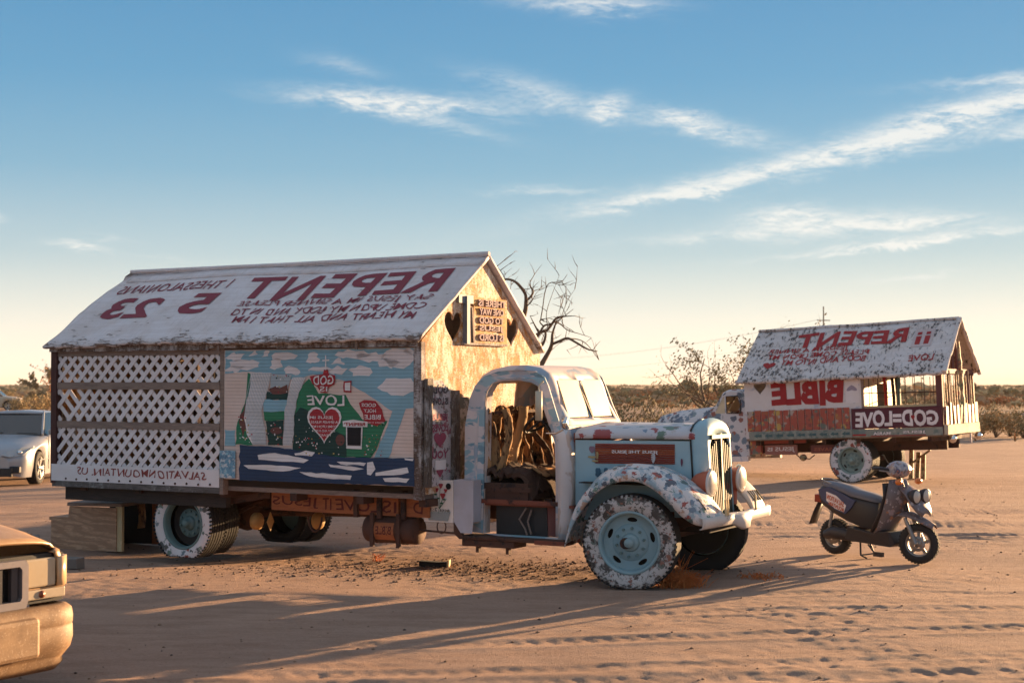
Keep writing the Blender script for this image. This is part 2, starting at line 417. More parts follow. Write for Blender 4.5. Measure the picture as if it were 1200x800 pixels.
m_hoodtop = dabs('hood_top_paint', (.55, .56, .60), [(.14, .24, .36), (.30, .05, .06), (.5, .46, .46), (.20, .30, .40), (.10, .2, .16)], 5, .42, .35, 10, wear=.33, rough=.55)
m_fender = dabs('flowered_fender', (.70, .66, .65), [(.05, .13, .14), (.14, .22, .30), (.34, .06, .05), (.12, .24, .20), (.07, .10, .14), (.48, .30, .22)], 9, .38, .6, 17, wear=.32, rough=.6, dark=((.30, .43, .50), .53))
m_fender2 = dabs('blue_dabbed_body', (.66, .64, .66), [(.10, .16, .24), (.16, .24, .32), (.08, .12, .18), (.30, .10, .08), (.2, .26, .28)], 5.5, .45, .62, 8, wear=.33, rough=.6)
m_nose = worn('worn_cream_nose', (.60, .53, .45), (.22, .13, .08), .30, 8, .5, .5)
m_bumper = worn('bumper_white', (.62, .58, .55), (.22, .13, .09), .33, 13, .3, .5)
m_grille = dabs('grille_bars', (.045, .06, .04), [(.03, .05, .035), (.13, .12, .08), (.12, .025, .02)], 9, .4, .5, wear=.3, under=(.10, .07, .05))
m_louv = worn('red_louvres', (.33, .06, .035), (.10, .05, .04), .30, 10, .3, .6)
m_orangepaint = patches('orange_headlight_paint', [(.50, .10, .04), (.45, .08, .03), (.10, .13, .15)], 6, (1, 1, 1), (.62, .72), wear=.2)
m_lens = plain('lamp_lens', (.50, .46, .40), .25, 0, .6, .1)
m_chrome = plain('chrome', (.75, .73, .70), .15, 1, .5, .1)
m_cream = wood('cream_boards', (.62, .50, .30), (.5, .38, .2), (6, 6, 1))
m_fabric = worn('torn_seat_fabric', (.36, .20, .09), (.07, .035, .02), .46, 7, .5, .9, .02, (2, 3, .8))
m_fabric2 = worn('pale_seat_padding', (.44, .29, .15), (.2, .1, .05), .33, 6, .5, .9, .02, (2, 3, .8))
m_burnt = worn('burnt_seat_stuffing', (.07, .04, .03), (.30, .17, .07), .36, 12, .4, .95, .03)
m_steer = plain('black_steering_wheel', (.015, .014, .014), .4)
m_flowerboard = worn('flower_board_white', (.80, .73, .68), (.3, .2, .16), .24, 14, .2)
m_grey = worn('lavender_grey_sheet', (.50, .49, .55), (.2, .15, .14), .24, 7, .4)
m_board = dabs('scripture_board', (.55, .50, .52), [(.10, .09, .10), (.35, .12, .16), (.5, .46, .47), (.18, .16, .15)], 15, .45, .55, 26, wear=.34, rough=.8)
m_bark = wood('peeling_trunk_board', (.16, .12, .09), (.06, .045, .04), (6, 6, 1), paint=(.48, .44, .43), pamt=.44, bumpd=.02)
m_mural = {}
def mur(n, c, wear=.2): m_mural[n] = worn('mural_' + n, c, (.42, .36, .33), wear + .09, 13, .35, .75, .004, grooves=(26, 2)); return m_mural[n]
for n_, c_ in dict(cream=(.76, .59, .52), blue=(.25, .45, .55), cloud=(.78, .70, .69), navy=(.025, .05, .11), green=(.032, .20, .10), dkgreen=(.014, .052, .045), olive=(.07, .09, .05),
                   red=(.42, .03, .04), white=(.82, .76, .75), black=(.008, .007, .010), brown=(.16, .06, .05), yellow=(.55, .40, .12), pale=(.42, .48, .52)).items(): mur(n_, c_)
m_bluecard = dabs('blue_white_card', (.10, .30, .45), [(.6, .64, .66), (.25, .5, .62), (.05, .18, .3)], 22, .5, .6, rough=.4)
m_stepwood = wood('weathered_step_plywood', (.66, .40, .25), (.36, .20, .12), (1.5, 1.5, 8), bumpd=.015, ring=(.6, .6, 3))
m_conc = plain('concrete_block', (.20, .17, .15), .9)
m_slat = dabs('red_slat_paint', (.38, .06, .035), [(.36, .10, .03), (.20, .03, .03), (.45, .35, .3), (.10, .14, .12), (.5, .32, .07)], 7, .42, .5, 14, wear=.30)
m_wall2 = patches('blue_white_wall', [(.76, .71, .70), (.50, .52, .60), (.74, .68, .66)], 3.2, (1, 1, 1), (.60, .6), wear=.25, rough=.7)
m_strip = dabs('green_grey_strip', (.22, .25, .22), [(.10, .17, .16), (.3, .33, .28), (.14, .2, .2)], 8, .45, .5, wear=.3)
m_maroon = worn('maroon_sign', (.10, .022, .035), (.05, .02, .03), .3, 9, .2)
m_gold = dabs('crusted_ornament', (.40, .29, .14), [(.35, .08, .03), (.15, .2, .1), (.62, .5, .3), (.08, .05, .04)], 12, .5, .6, wear=.30)

# ------------------------------------------------------------------ ground
_G = {}
def vnoise(x, y, seed, cell):
    n = 256
    if seed not in _G: _G[seed] = np.random.RandomState(seed).rand(n, n)
    g = _G[seed]
    X = x / cell; Y = y / cell; xi = np.floor(X).astype(int); yi = np.floor(Y).astype(int); fx = X - xi; fy = Y - yi
    fx = fx * fx * (3 - 2 * fx); fy = fy * fy * (3 - 2 * fy)
    a = g[xi % n, yi % n]; b = g[(xi + 1) % n, yi % n]; c = g[xi % n, (yi + 1) % n]; d = g[(xi + 1) % n, (yi + 1) % n]
    return (a * (1 - fx) + b * fx) * (1 - fy) + (c * (1 - fx) + d * fx) * fy - .5
def ground_h(X, Y):
    d = np.sqrt(X ** 2 + Y ** 2); near = np.clip((34 - d) / 12, 0, 1)
    h = .05 * vnoise(X, Y, 1, 3.1) + .020 * vnoise(X, Y, 2, 1.1)
    soft = np.clip(vnoise(X, Y, 9, 1.3) * 2.6 + .85, .25, 1.7)
    h = h + near * soft * (.004 * vnoise(X, Y, 3, .41) + .0045 * vnoise(X, Y, 4, .17) + .0045 * vnoise(X, Y, 5, .09) + .0055 * vnoise(X, Y, 15, .055))
    # wheel ruts crossing the lot
    for (y0, sl, am, w) in ((10.4, .10, .014, .13), (11.9, .06, .012, .12), (9.3, .14, .012, .12), (10.9, .11, .010, .10), (12.9, .02, .010, .11), (13.8, .05, .008, .11), (19.8, -.06, .012, .14), (18.9, .08, .01, .13), (21.5, -.03, .03, .3), (23.5, -.02, .03, .3), (8.6, -.25, .014, .13)):
        t = (Y - y0 - sl * X - .35 * np.sin(X * .21 + y0)) / w
        lug = np.where(np.sin((X + .6 * np.abs(t) * w) * 2 * np.pi / .15) > 0, 1., .45)
        h = h - am * np.exp(-t ** 4) * lug * (.6 + vnoise(X, Y, 6, .5)) + am * .8 * np.exp(-(np.abs(t) - 1.7) ** 2 * 3) * (.6 + vnoise(X, Y, 7, .4))
    far = np.clip((d - 60) / 300, 0, 1)
    h = h + far * (1.1 * vnoise(X, Y, 8, 90) - .3)
    # hollow under the rear of the old truck
    h = h - .11 * np.exp(-((X + 3.4) ** 2 + (Y - 18.3) ** 2) / 4.0)
    return h
def make_ground():
    def axis(lo, hi, st, LO, HI, g=1.13):
        mid = list(np.arange(lo, hi, st)); a = []; s = st; x = lo
        while x > LO: s *= g; x -= s; a.append(x)
        b = []; s = st; x = mid[-1]
        while x < HI: s *= g; x += s; b.append(x)
        return np.array(a[::-1] + mid + b)
    xs = axis(-6.5, 7.5, .036, -6000, 6000); ys = axis(7.6, 19.5, .036, -900, 7000, 1.09)
    X, Y = np.meshgrid(xs, ys); Z = ground_h(X, Y)
    nx = len(xs); ny = len(ys)
    co = np.stack([X, Y, Z], -1).reshape(-1, 3).astype(np.float32)
    i = np.arange(nx - 1); j = np.arange(ny - 1); I, J = np.meshgrid(i, j); b = (J * nx + I).ravel()
    f = np.stack([b, b + 1, b + nx + 1, b + nx], -1).astype(np.int32)
    me = bpy.data.meshes.new('ground'); me.vertices.add(len(co)); me.vertices.foreach_set('co', co.ravel())
    me.loops.add(f.size); me.loops.foreach_set('vertex_index', f.ravel()); me.polygons.add(len(f))
    me.polygons.foreach_set('loop_start', np.arange(len(f), dtype=np.int32) * 4)
    me.polygons.foreach_set('use_smooth', np.ones(len(f), dtype=bool)); me.update(calc_edges=True)
    t = NT('desert_dirt')
    n1 = t.noise(.35, 6, .6); n2 = t.noise(2.2, 9, .75, t.vec((.45, 1.5, 1), rot=(0, 0, -.12))); n3 = t.noise(24, 8, .75); n4 = t.noise(.02, 5, .6)
    c = t.mix(t.step(n1, .5, .2), (.50, .325, .235), (.42, .27, .20))
    c = t.mix(t.math('MULTIPLY', t.step(n2, .52, .08), .62), c, (.33, .20, .14))
    c = t.mix(t.math('MULTIPLY', t.step(n3, .62, .06), .5), c, (.62, .46, .34))
    c = t.mix(t.math('MULTIPLY', t.step(t.noise(60, 4, .7), .62, .05), .6), c, (.16, .09, .06))
    sp = t.n.new('ShaderNodeSeparateXYZ'); t.l.new(t.tc.outputs['Object'], sp.inputs[0])
    fy = t.math('ADD', sp.outputs[1], t.math('MULTIPLY', t.math('SUBTRACT', t.noise(.05, 4), .5), 30))
    # beyond the lot: a darker band, then ochre weeds
    band = t.math('MULTIPLY', t.step(fy, 84, 5), t.math('SUBTRACT', 1, t.step(fy, 122, 6)))
    farc = t.mix(t.step(n4, .5, .1), (.36, .21, .11), (.28, .18, .11))
    c = t.mix(t.step(fy, 58, 10), c, farc); c = t.mix(t.math('MULTIPLY', band, .8), c, (.20, .14, .12))
    hh = t.math('ADD', t.math('MULTIPLY', n3, .6), t.math('MULTIPLY', t.noise(90, 4, .7), .45)); t.bump(hh, .04, 1.0)
    m = t.done(c, .95, 0, .15)
    o = link('ground', me, m); tag(o, kind='structure')
    return o
make_ground()
def gz(x, y): return float(ground_h(np.array([x]), np.array([y]))[0])

# ------------------------------------------------------------------ vehicle parts
def resample(pts, n):
    P = [Vector(p) for p in pts]; d = [0]
    for a, b in zip(P, P[1:]): d.append(d[-1] + (b - a).length)
    out = []
    for k in range(n):
        t = d[-1] * k / (n - 1); i = 0
        while i < len(d) - 2 and d[i + 1] < t: i += 1
        f = (t - d[i]) / max(1e-9, d[i + 1] - d[i]); out.append(P[i].lerp(P[i + 1], f))
    return out
def smooth_curve(pts, n):
    """Catmull-Rom through pts"""
    P = [Vector(p) for p in pts]; P = [P[0] * 2 - P[1]] + P + [P[-1] * 2 - P[-2]]; out = []
    m = len(P) - 3
    for k in range(n):
        t = m * k / (n - 1); i = min(int(t), m - 1); f = t - i; a, b, c, d = P[i:i + 4]
        out.append(.5 * ((2 * b) + (c - a) * f + (2 * a - 5 * b + 4 * c - d) * f * f + (3 * b - a - 3 * c + d) * f ** 3))
    return out
def make_wheel(parent, c, Rr, w, rimR, mat_wall, mat_rim, yaw=0, side=-1, flatz=None, rim=True, holes=5, dish=.10, spin=0, hubs=True, label=None, wallk=1.0, mat_tread=None):
    """axis is local y; the outer face looks to side*y"""
    M = Matrix.Translation(Vector(c)) @ Matrix.Rotation(yaw, 4, 'Z') @ (Matrix.Identity(4) if side < 0 else Matrix.Rotation(math.pi, 4, 'Z'))
    t = MB(); h = w / 2
    wall = [(rimR * .93, -h * .45), (rimR, -h * .82), (rimR * 1.05, -h * .95), ((rimR + Rr) / 2, -h * 1.06), (Rr * .93, -h * 1.0), (Rr * .965, -h * .93), (Rr * .985, -h * .84)]
    tread = [(Rr * .985, -h * .84)]
    for k in range(5):
        y0 = -h * .8 + k * h * .36; tread += [(Rr, y0), (Rr, y0 + h * .24), (Rr * .968, y0 + h * .27), (Rr * .968, y0 + h * .33)]
    tread = tread[:-2] + [(Rr * .985, h * .84)]
    back = [(Rr * .985, h * .84), (Rr * .93, h), ((Rr + rimR) / 2, h * 1.06), (rimR, h * .82), (rimR * .93, h * .45)]
    n = 48
    t.lathe(wall, n, None, 0); t.lathe(tread, n, None, 1, smooth=False); t.lathe(back, n, None, 1)
    # tread lugs on the shoulder
    for k in range(60):
        a = 2 * math.pi * k / 60
        for s_ in (-1, 1):
            t.box((math.cos(a) * Rr * .972, s_ * h * .93, math.sin(a) * Rr * .972), (.02, .03, .022), Matrix.Rotation(-a, 3, 'Y'), 1)
    if flatz is not None:
        vs = []
        for (x, y, z) in t.v:
            lim = -(Rr - flatz)
            if z < lim:
                y = y * (1 + .9 * (lim - z) / flatz * .35); z = lim - .004 * rnd.random(); x = x * 1.05
            elif z < lim + .10: y = y * (1 + .10 * (lim + .10 - z) / .10)
            vs.append((x, y, z))
        t.v = vs
    ty = t.build('tyre', [mat_wall, mat_tread or m_tyre], parent, M)
    if label: ty['label'] = label
    if not rim: return ty
    r = MB(); d = dish
    r.lathe([(rimR * 1.03, -h * .93), (rimR * 1.0, -h * 1.0), (rimR * .95, -h * .98), (rimR * .92, -h * .82), (rimR * .90, -h * .2)], 40)
    # disc with hand holes
    loops = [[(rimR * .90 * math.cos(2 * math.pi * k / 48), rimR * .90 * math.sin(2 * math.pi * k / 48)) for k in range(48)]]
    for q in range(holes):
        a0 = spin + 2 * math.pi * q / holes
        lp = []
        for k in range(14):
            b = 2 * math.pi * k / 14; rr = rimR * .735 + rimR * .075 * math.sin(b); aa = a0 + .23 * math.cos(b)
            lp.append((rr * math.cos(aa), rr * math.sin(aa)))
        loops.append(lp)
    vs, fs = flat(loops, .012)
    yb = -h + d
    r.add([(x, yb + z, y) for x, y, z in vs], fs)
    r.lathe([(rimR * .60, yb - .006), (rimR * .57, yb - .02), (rimR * .30, yb - .028)], 32)
    ro = r.build('rim', mat_rim, ty, M)
    b = MB(); b.lathe([(rimR * .30, yb - .02), (rimR * .27, yb - .05), (rimR * .22, yb - .06), (rimR * .17, yb - .065), (rimR * .155, yb - .11), (rimR * .12, yb - .125), (0, yb - .128)], 24)
    b.build('hub', mat_rim, ty, M)
    if hubs:
        for k in range(10):
            a = 2 * math.pi * k / 10 + .2
            q = MB(); q.lathe([(.016, yb - .02), (.015, yb - .045), (0, yb - .047)], 6, Matrix.Translation((math.cos(a) * rimR * .46, 0, math.sin(a) * rimR * .46)), smooth=False)
            q.build('lug_nut', m_rimd, ty, M)
    # dark drum behind the holes
    q = MB(); q.lathe([(rimR * .88, h * .2), (rimR * .3, h * .15), (.04, h * .15)], 24); q.build('brake_drum', m_dark, ty, M)
    return ty
def inset_profile(prof, d):
    P = [Vector((p[0], p[1])) for p in prof]; out = []
    for i, p in enumerate(P):
        t = P[min(i + 1, len(P) - 1)] - P[max(i - 1, 0)]; t.normalize(); nrm = Vector((t.y, -t.x))
        out.append(p + nrm * d)
    return out
def shell(mb, prof, hw, r, splits, skip=None, T=None, mi=0, taper=None):
    """sweep an outline (x,z), running back-bottom over the roof to front-bottom, across the width with rounded shoulders"""
    ang = [90, 72, 54, 36, 18]
    vsl = [(-(hw - r + r * math.sin(R(a))), r * (1 - math.cos(R(a)))) for a in ang] + [(-(hw - r), 0)] + [(v, 0) for v in splits] + [(hw - r, 0)] + [((hw - r + r * math.sin(R(a))), r * (1 - math.cos(R(a)))) for a in ang[::-1]]
    rows = []
    for v, ins in vsl:
        q = inset_profile(prof, ins)
        row = [Vector((p.x, v * (taper(p.x) if taper else 1), p.y)) for p in q]
        rows.append([T @ p for p in row] if T is not None else row)
    vv = [a for a, _ in vsl]
    mb.grid(rows, mi, True, (lambda i, j: skip(j, (vv[i] + vv[i + 1]) / 2)) if skip else None)
def ring(mb, outer, inner, y, T=None, n=64, mi=0):
    c = sum((Vector(p) for p in inner), Vector((0, 0))) / len(inner)
    def cast(loop, a):
        d = Vector((math.cos(a), math.sin(a))); best = None
        for i in range(len(loop)):
            p = Vector(loop[i]) - c; q = Vector(loop[(i + 1) % len(loop)]) - c; e = q - p
            den = d.x * e.y - d.y * e.x
            if abs(den) < 1e-9: continue
            t = (p.x * e.y - p.y * e.x) / den; s = (p.x * d.y - p.y * d.x) / den
            if t > 0 and -1e-6 <= s <= 1 + 1e-6 and (best is None or t > best): best = t
        return c + d * (best or 0)
    angs = sorted([2 * math.pi * k / n for k in range(n)] + [math.atan2(p[1] - c.y, p[0] - c.x) % (2 * math.pi) for p in list(outer) + list(inner)])
    ro = [cast(outer, a) for a in angs]; ri = [cast(inner, a) for a in angs]
    rows = [[Vector((p.x, y, p.y)) for p in rr] for rr in (ro, ri)]
    if T is not None: rows = [[T @ p for p in rr] for rr in rows]
    mb.grid(rows, mi, False, closed=True)

# ================================================================== painted house truck (the big one)
TR = thing('house_truck', 'old truck carrying a long lattice and mural house, with doorless pale blue cab', 'truck',
           (1.630, 15.536, 0), (0, 0, R(-30)))
def build_truck():
    P = TR
    u0, u1, hw = -7.59, -2.245, 1.27; zb, zw = .85, 2.46
    # ---- roof: two slopes of worn rolled roofing
    def roof_slope(near):
        s = -1 if near else 1; ev, ez = (-1.42, 2.475) if near else (1.29, 2.37)
        rows = []; nu, nt_ = 90, 16
        r = random.Random(3 + near)
        edge = [r.uniform(-.012, .012) for _ in range(nu + 1)]
        for j in range(nt_ + 1):
            t = j / nt_; row = []
            for i in range(nu + 1):
                x = -7.66 + (u1 + .06 + 7.66) * i / nu
                if i == 0: x += .05 * math.sin(t * 9) * (1 - t) + (.10 * max(0, t - .75) * 4)
                y = ev * (1 - t); z = ez + (3.43 - ez) * t
                z += .010 * math.sin(x * 2.1 + 1) + (-.012 if abs(t * nt_ - 8) < .6 else 0) * .6 - .02 * ((x + 5) / 2.7) ** 2 * .3
                if j == 0: y += edge[i] * 1.2 * s; z += edge[i]
                row.append((x, y, z))
            rows.append(row)
        m = MB(); m.grid(rows, 0, True); return m.build('roof_slope', m_roof, P, solid=.035)
    ns = roof_slope(True); roof_slope(False)
    m = MB(); m.tube([(-7.58, 0, 3.452), (-5, 0, 3.445), (u1 + .07, 0, 3.455)], .028, 6); m.build('ridge_cap', m_roof, P)
    # roofing laps: long strips of roofing nailed over one another
    Lr = 1.714
    def Tr(x, t, off=.012):
        f = t / Lr; z = 2.475 + (3.43 - 2.475) * f
        z += .010 * math.sin(x * 2.1 + 1) - .02 * ((x + 5) / 2.7) ** 2 * .3
        return Vector((x, -1.42 * (1 - f), z)) + Vector((0, -.56, .83)) * off
    for (t0, t1) in ((1.50, 1.66), (1.69, 1.71)):
        m = MB(); rows = [[Tr(-7.5 + 5.3 * i / 60, t, .008 + .004 * math.sin(i * 1.7)) for i in range(61)] for t in (t0, (t0 + t1) / 2, t1)]
        m.grid(rows, 0, True); m.build('roofing_strip', m_roof, ns, solid=.006)
    lines = [('REPENT', -5.31, -2.47, .915, 1.435, .022, .0), ('SAY JESUS IM A SINNER PLEASE', -5.15, -2.47, .735, .885, .006, .06), ('COME UPON MY BODY AND IN TO', -5.12, -2.45, .57, .712, .006, .06),
             ('MY HEART AND ALL THAT I AM', -4.98, -2.46, .393, .535, .006, .06), ('I THESSALONIANS', -7.43, -5.62, 1.205, 1.40, .004, .05), ('5', -6.03, -5.58, .60, 1.085, .03, 0), ('23', -7.27, -6.43, .595, 1.075, .03, 0)]
    for s, x0, x1, t0, t1, bold, jit in lines:
        m = MB(); text_on(m, s, x0, x1, t0, t1, lambda a, b: Tr(a, b, .007), bold=bold, jit=jit, space=1.06)
        (m.split if bold > .01 else m.fine)('letter' if bold > .01 else 'small_lettering', m_red, ns)
    # bargeboard on the front gable edges, weathered
    m = MB(); m.bar((u1 + .03, -1.40, 2.45), (u1 + .03, 0, 3.39), .022, .05); m.build('bargeboard', m_fascia, P)
    # ---- front gable wall of plywood with two heart holes
    yz = lambda pts: [(p[0], p[1]) for p in pts]
    outer = [(-hw, zb), (hw, zb), (hw, 2.36), (0, 3.37), (-hw, 2.46)]
    vs, fs = flat([outer, heart(-.655, 2.60, .36, .36), heart(.585, 2.585, .33, .34)], .025)
    m = MB(); m.add([(u1 + z, x, y) for x, y, z in vs], fs); gw = m.build('gable_wall', m_ply, P)
    # rear gable wall, sagging plywood
    vs, fs = flat([outer], .025); m = MB(); m.add([(u0 + z, x, y) for x, y, z in vs], fs); m.build('gable_wall', m_ply, P)
    # little sign board with raised letters, and its iron post
    m = MB(); m.bx(u1 + .016, u1 + .05, -.29, .43, 2.455, 2.955, jit=.004); sb = m.build('sign_board', wood('sign_board_wood', (.62, .33, .10), (.40, .2, .06), (3, 1, 6), paint=(.70, .6, .5), pamt=.45, bumpd=.01), P)
    rowsT = ['THERE IS', 'ONE WAY', 'TO GOD', 'JESUS', 'IS LORD']
    for k, s in enumerate(rowsT):
        vs, fs = flat(None, .06, text=s, bold=.03); ax = [v[0] for v in vs]; ay = [v[1] for v in vs]; a0, a1, b0, b1 = min(ax), max(ax), min(ay), max(ay)
        y0, y1 = (-.22, .38) if k == 0 else (-.20, .33); z1 = 2.935 - k * .095; z0 = z1 - .075
        mm = MB(); mm.add([(u1 + .056 + v[2] * .35, y1 - (v[0] - a0) / (a1 - a0) * (y1 - y0), z0 + (v[1] - b0) / (b1 - b0) * (z1 - z0)) for v in vs], fs)
        mm.fine('raised_lettering', worn('raised_letter_paint', (.27, .17, .20), (.7, .58, .45), .33, 20) if k == 0 else MATS['raised_letter_paint'], sb)
    m = MB(); m.bx(u1 + .015, u1 + .07, -.465, -.405, 2.44, 2.96); m.bx(u1 + .0145, u1 + .05, -.60, -.30, 2.88, 2.97); m.build('sign_post', plain('slate_blue_post', (.17, .2, .24), .6), P)
    m = MB(); m.bar((u1 + .04, -.385, 2.45), (u1 + .04, -.36, 2.85), .05, .03, (1, 0, 0)); m.bar((u1 + .05, -.31, 2.46), (u1 + .05, -.345, 2.84), .03, .03, (1, 0, 0)); m.build('sign_post', m_rail, P)
    m = MB(); m.bx(u1 + .014, u1 + .05, -.5, .44, 2.43, 2.452); m.build('sign_ledge', m_fascia, P)
    # tall scripture panel and trunk-like board on the shaded part of the gable wall
    pol = [(-1.23, .93), (-.72, .93), (-.72, 1.78), (-.80, 1.95), (-.93, 2.04), (-1.23, 2.05)]
    vs, fs = flat([pol], .03); m = MB(); m.add([(u1 + .03 + z, x, y) for x, y, z in vs], fs); sp = m.build('scripture_panel', m_board, P)
    m = MB(); m.bx(u1 + .045, u1 + .085, -1.27, -1.165, .93, 2.06, jit=.01); m.bx(u1 + .045, u1 + .10, -.76, -.66, .95, 1.93, jit=.012); m.build('panel_strip', m_bark, P)
    m = MB()
    for k, (s, z0, z1) in enumerate((('GOD', 1.90, 2.0), ('IS LOVE', 1.78, 1.86), ('JESUS', 1.60, 1.69), ('LOVES', 1.50, 1.58), ('YOU', 1.22, 1.30))):
        text_on(m, s, -1.13, -.82, z0, z1, lambda a, b: Vector((u1 + .052, a, b)), mi=0 if k in (0, 1) else 1, bold=.03)
    vs, fs = flat([heart(-.98, 1.405, .24, .17)]); m.add([(u1 + .052, x, y) for x, y, z in vs], fs, 1)
    vs, fs = flat([heart(-.98, 1.07, .14, .12)]); m.add([(u1 + .052, x, y) for x, y, z in vs], fs, 1)
    m.fine('panel_lettering', [plain('panel_black', (.06, .055, .065)), worn('panel_pink', (.32, .07, .12), (.5, .45, .45), .3, 14)], sp)
    for (y0, y1, z0, z1) in ((-1.08, -.88, 1.10, 1.20),):
        m = MB(); m.bx(u1 + .05, u1 + .062, y0, y1, z0, z1); m.build('small_card', m_white, sp)
    # pale painted face between panel and cab: camouflage greens
    m = MB(); m.bx(u1 + .013, u1 + .03, -.66, -.30, .95, 1.86); m.build('painted_patch', dabs('green_foliage_patch', (.42, .38, .34), [(.10, .14, .11), (.14, .18, .15), (.3, .3, .26), (.08, .1, .09)], 5, .45, .6, wear=.2, dark=((.09, .11, .09), .5)), P)
    # ---- frame of the box
    def post(x0, x1, y0, y1, z0, z1, mat, name='post'):
        m = MB(); m.bx(x0, x1, y0, y1, z0, z1, jit=.003); return m.build(name, mat, P)
    post(u0 - .03, u0 + .06, -hw - .035, -hw + .06, .80, 2.44, m_dkred); post(u0, u0 + .08, hw - .08, hw, zb, 2.34, m_dkred)
    post(-4.955, -4.90, -hw - .012, -hw + .06, .82, 2.42, m_rail); post(u1 - .07, u1 + .022, -hw - .03, -hw + .05, .80, 2.44, m_fascia)
    post(-5.0, -4.92, hw - .08, hw, zb, 2.34, m_rail); post(u1 - .09, u1 - .014, hw - .08, hw, zb, 2.34, m_rail)
    # header and rails of the lattice side
    post(u0 + .06, -4.955, -hw - .015, -hw + .03, 2.335, 2.425, m_rail, 'rail'); post(u0 + .06, -4.955, -hw - .022, -hw + .02, 1.94, 2.022, m_rail, 'rail'); post(u0 + .06, -4.955, -hw - .022, -hw + .02, 1.475, 1.555, m_rail, 'rail')
    post(-4.90, u1 - .07, -hw - .01, -hw + .04, 2.385, 2.445, wood('brown_header', (.17, .10, .08), (.09, .06, .05)), 'rail')
    # chipped fascia under the eave, in uneven boards
    x = u0 - .02
    while x < u1 - .05:
        w = rnd.uniform(.7, 1.1); w = min(w, u1 - x)
        post(x, x + w - .012, -hw - .075, -hw - .04, 2.395 + rnd.uniform(-.012, .012), 2.462, m_fascia, 'fascia_board'); x += w
    for xx in (-3.02, -4.93):
        m = MB(); m.bx(xx, xx + .03, -hw - .10, -hw - .076, 2.37, 2.47); m.build('bracket', m_rail, P)
    # ---- lattice: three panels of crossed laths
    laths = MB; lm = None
    for (z0, z1) in ((2.022, 2.335), (1.555, 1.94), (1.02, 1.475)):
        pitch = .1665; x0, x1 = u0 + .06, -4.955; H = z1 - z0
        for dirn in (1, -1):
            k = -int(H / pitch) - 2
            while x0 + k * pitch < x1 + H + .2:
                xs = x0 + k * pitch
                if dirn == 1: a = [xs, z0, xs + H, z1]
                else: a = [xs + H, z0, xs, z1]
                # clip to the panel
                (xa, za, xb, zb_) = a
                lo, hi = (xa, xb) if xa < xb else (xb, xa)
                c0, c1 = max(lo, x0), min(hi, x1)
                if c1 - c0 > .03:
                    def zat(x): return za + (x - xa) / (xb - xa) * (zb_ - za)
                    y = -hw - .006 if dirn == 1 else -hw + .004
                    if not (rnd.random() < .006):
                        m = MB(); m.bar((c0, y, zat(c0)), (c1, y, zat(c1)), .009, .040 + rnd.uniform(-.002, .002), (0, -1, 0))
                        # bar width must lie in the plane of the panel
                        m = MB(); d = Vector((c1 - c0, 0, zat(c1) - zat(c0))).normalized(); nn = Vector((-d.z, 0, d.x)) * .0265
                        A = Vector((c0, y, zat(c0))); B = Vector((c1, y, zat(c1))); th = Vector((0, .0045, 0))
                        vs = [A - nn - th, B - nn - th, B + nn - th, A + nn - th, A - nn + th, B - nn + th, B + nn + th, A + nn + th]
                        m.add(vs, [(0, 1, 2, 3), (7, 6, 5, 4), (0, 4, 5, 1), (2, 6, 7, 3), (1, 5, 6, 2), (0, 3, 7, 4)])
                        m.build('lath', m_lattice, P)
                k += 1
    # ---- lower white lettered board
    m = MB(); m.bx(u0 - .01, -4.945, -hw - .035, -hw - .012, .835, 1.035, jit=.002); wb = m.build('lettered_board', m_white, P)
    m = MB(); Ts = lambda a, b: Vector((a, -hw - .039, b))
    text_on(m, 'SALVATIONMOUNTAIN. US', -7.16, -5.14, .915, 1.005, Ts, bold=.012, jit=.05, space=1.05); m.split('letter', worn('red_brown_lettering', (.30, .07, .06), (.5, .45, .45), .3, 20), wb)
    for k in range(14):
        m = MB(); m.lathe([(.014, 0), (.012, -.008), (0, -.009)], 8, Matrix.Translation((-7.35 + k * .175, -hw - .036, .862 + rnd.uniform(-.004, .004)))); m.build('nail_head', m_rust, wb)
    post(u0, -4.945, -hw - .03, -hw + .05, .765, .832, wood('grey_sill', (.16, .14, .13), (.07, .06, .055), (1, 6, 6), paint=(.3, .29, .28), pamt=.42), 'sill')
    post(-4.94, -4.885, -hw - .03, -hw + .05, .76, .93, m_rail, 'sill')
    # blue card
    m = MB(); m.bx(-4.925, -4.70, -hw - .05, -hw - .04, .948, 1.255); m.build('card', m_bluecard, P)
    # ---- mural panel on the right half
    m = MB(); m.bx(-4.885, u1 - .055, -hw - .022, -hw + .01, .935, 2.385); mp = m.build('mural_panel', m_mural['cream'], P)
    # zoom-sheet coordinates (x right 0..930, y down 70..735) mapped to the panel
    def TM(lay):
        y = -hw - .024 - .0014 * lay
        def f(a, b):
            s = a / 930; X = -4.895 + 2.60 * (s + .048 * s * (1 - s))   # undo the foreshortening across the panel
            Z = 2.385 - (b - (75 - 0 * s)) / (655 + 6 * s) * 1.455
            return Vector((X, y, Z))
        return f
    def rough_loop(lp, amp=4, step=26):
        out = []; r = random.Random(len(lp) * 7 + int(lp[0][0]))
        for i in range(len(lp)):
            a = Vector(lp[i]); b = Vector(lp[(i + 1) % len(lp)]); n = max(1, int((b - a).length / step))
            for k in range(n):
                p = a.lerp(b, k / n); out.append((p.x + r.uniform(-amp, amp) * (k > 0), p.y + r.uniform(-amp, amp) * (k > 0)))
        return out
    order = []
    def paint(colr, lay, loops, amp=4, ws=None, name='painted_shape'):
        m = MB()
        for lp in loops:
            lp = rough_loop(lp, amp) if amp else lp
            lp = [(min(928, max(8, a)), min(732, max(78, b))) for a, b in lp]
            vs, fs = flat([lp]); T = TM(lay); m.add([T(x, y) for x, y, z in vs], fs)
        return m.split(name, m_mural[colr], mp)
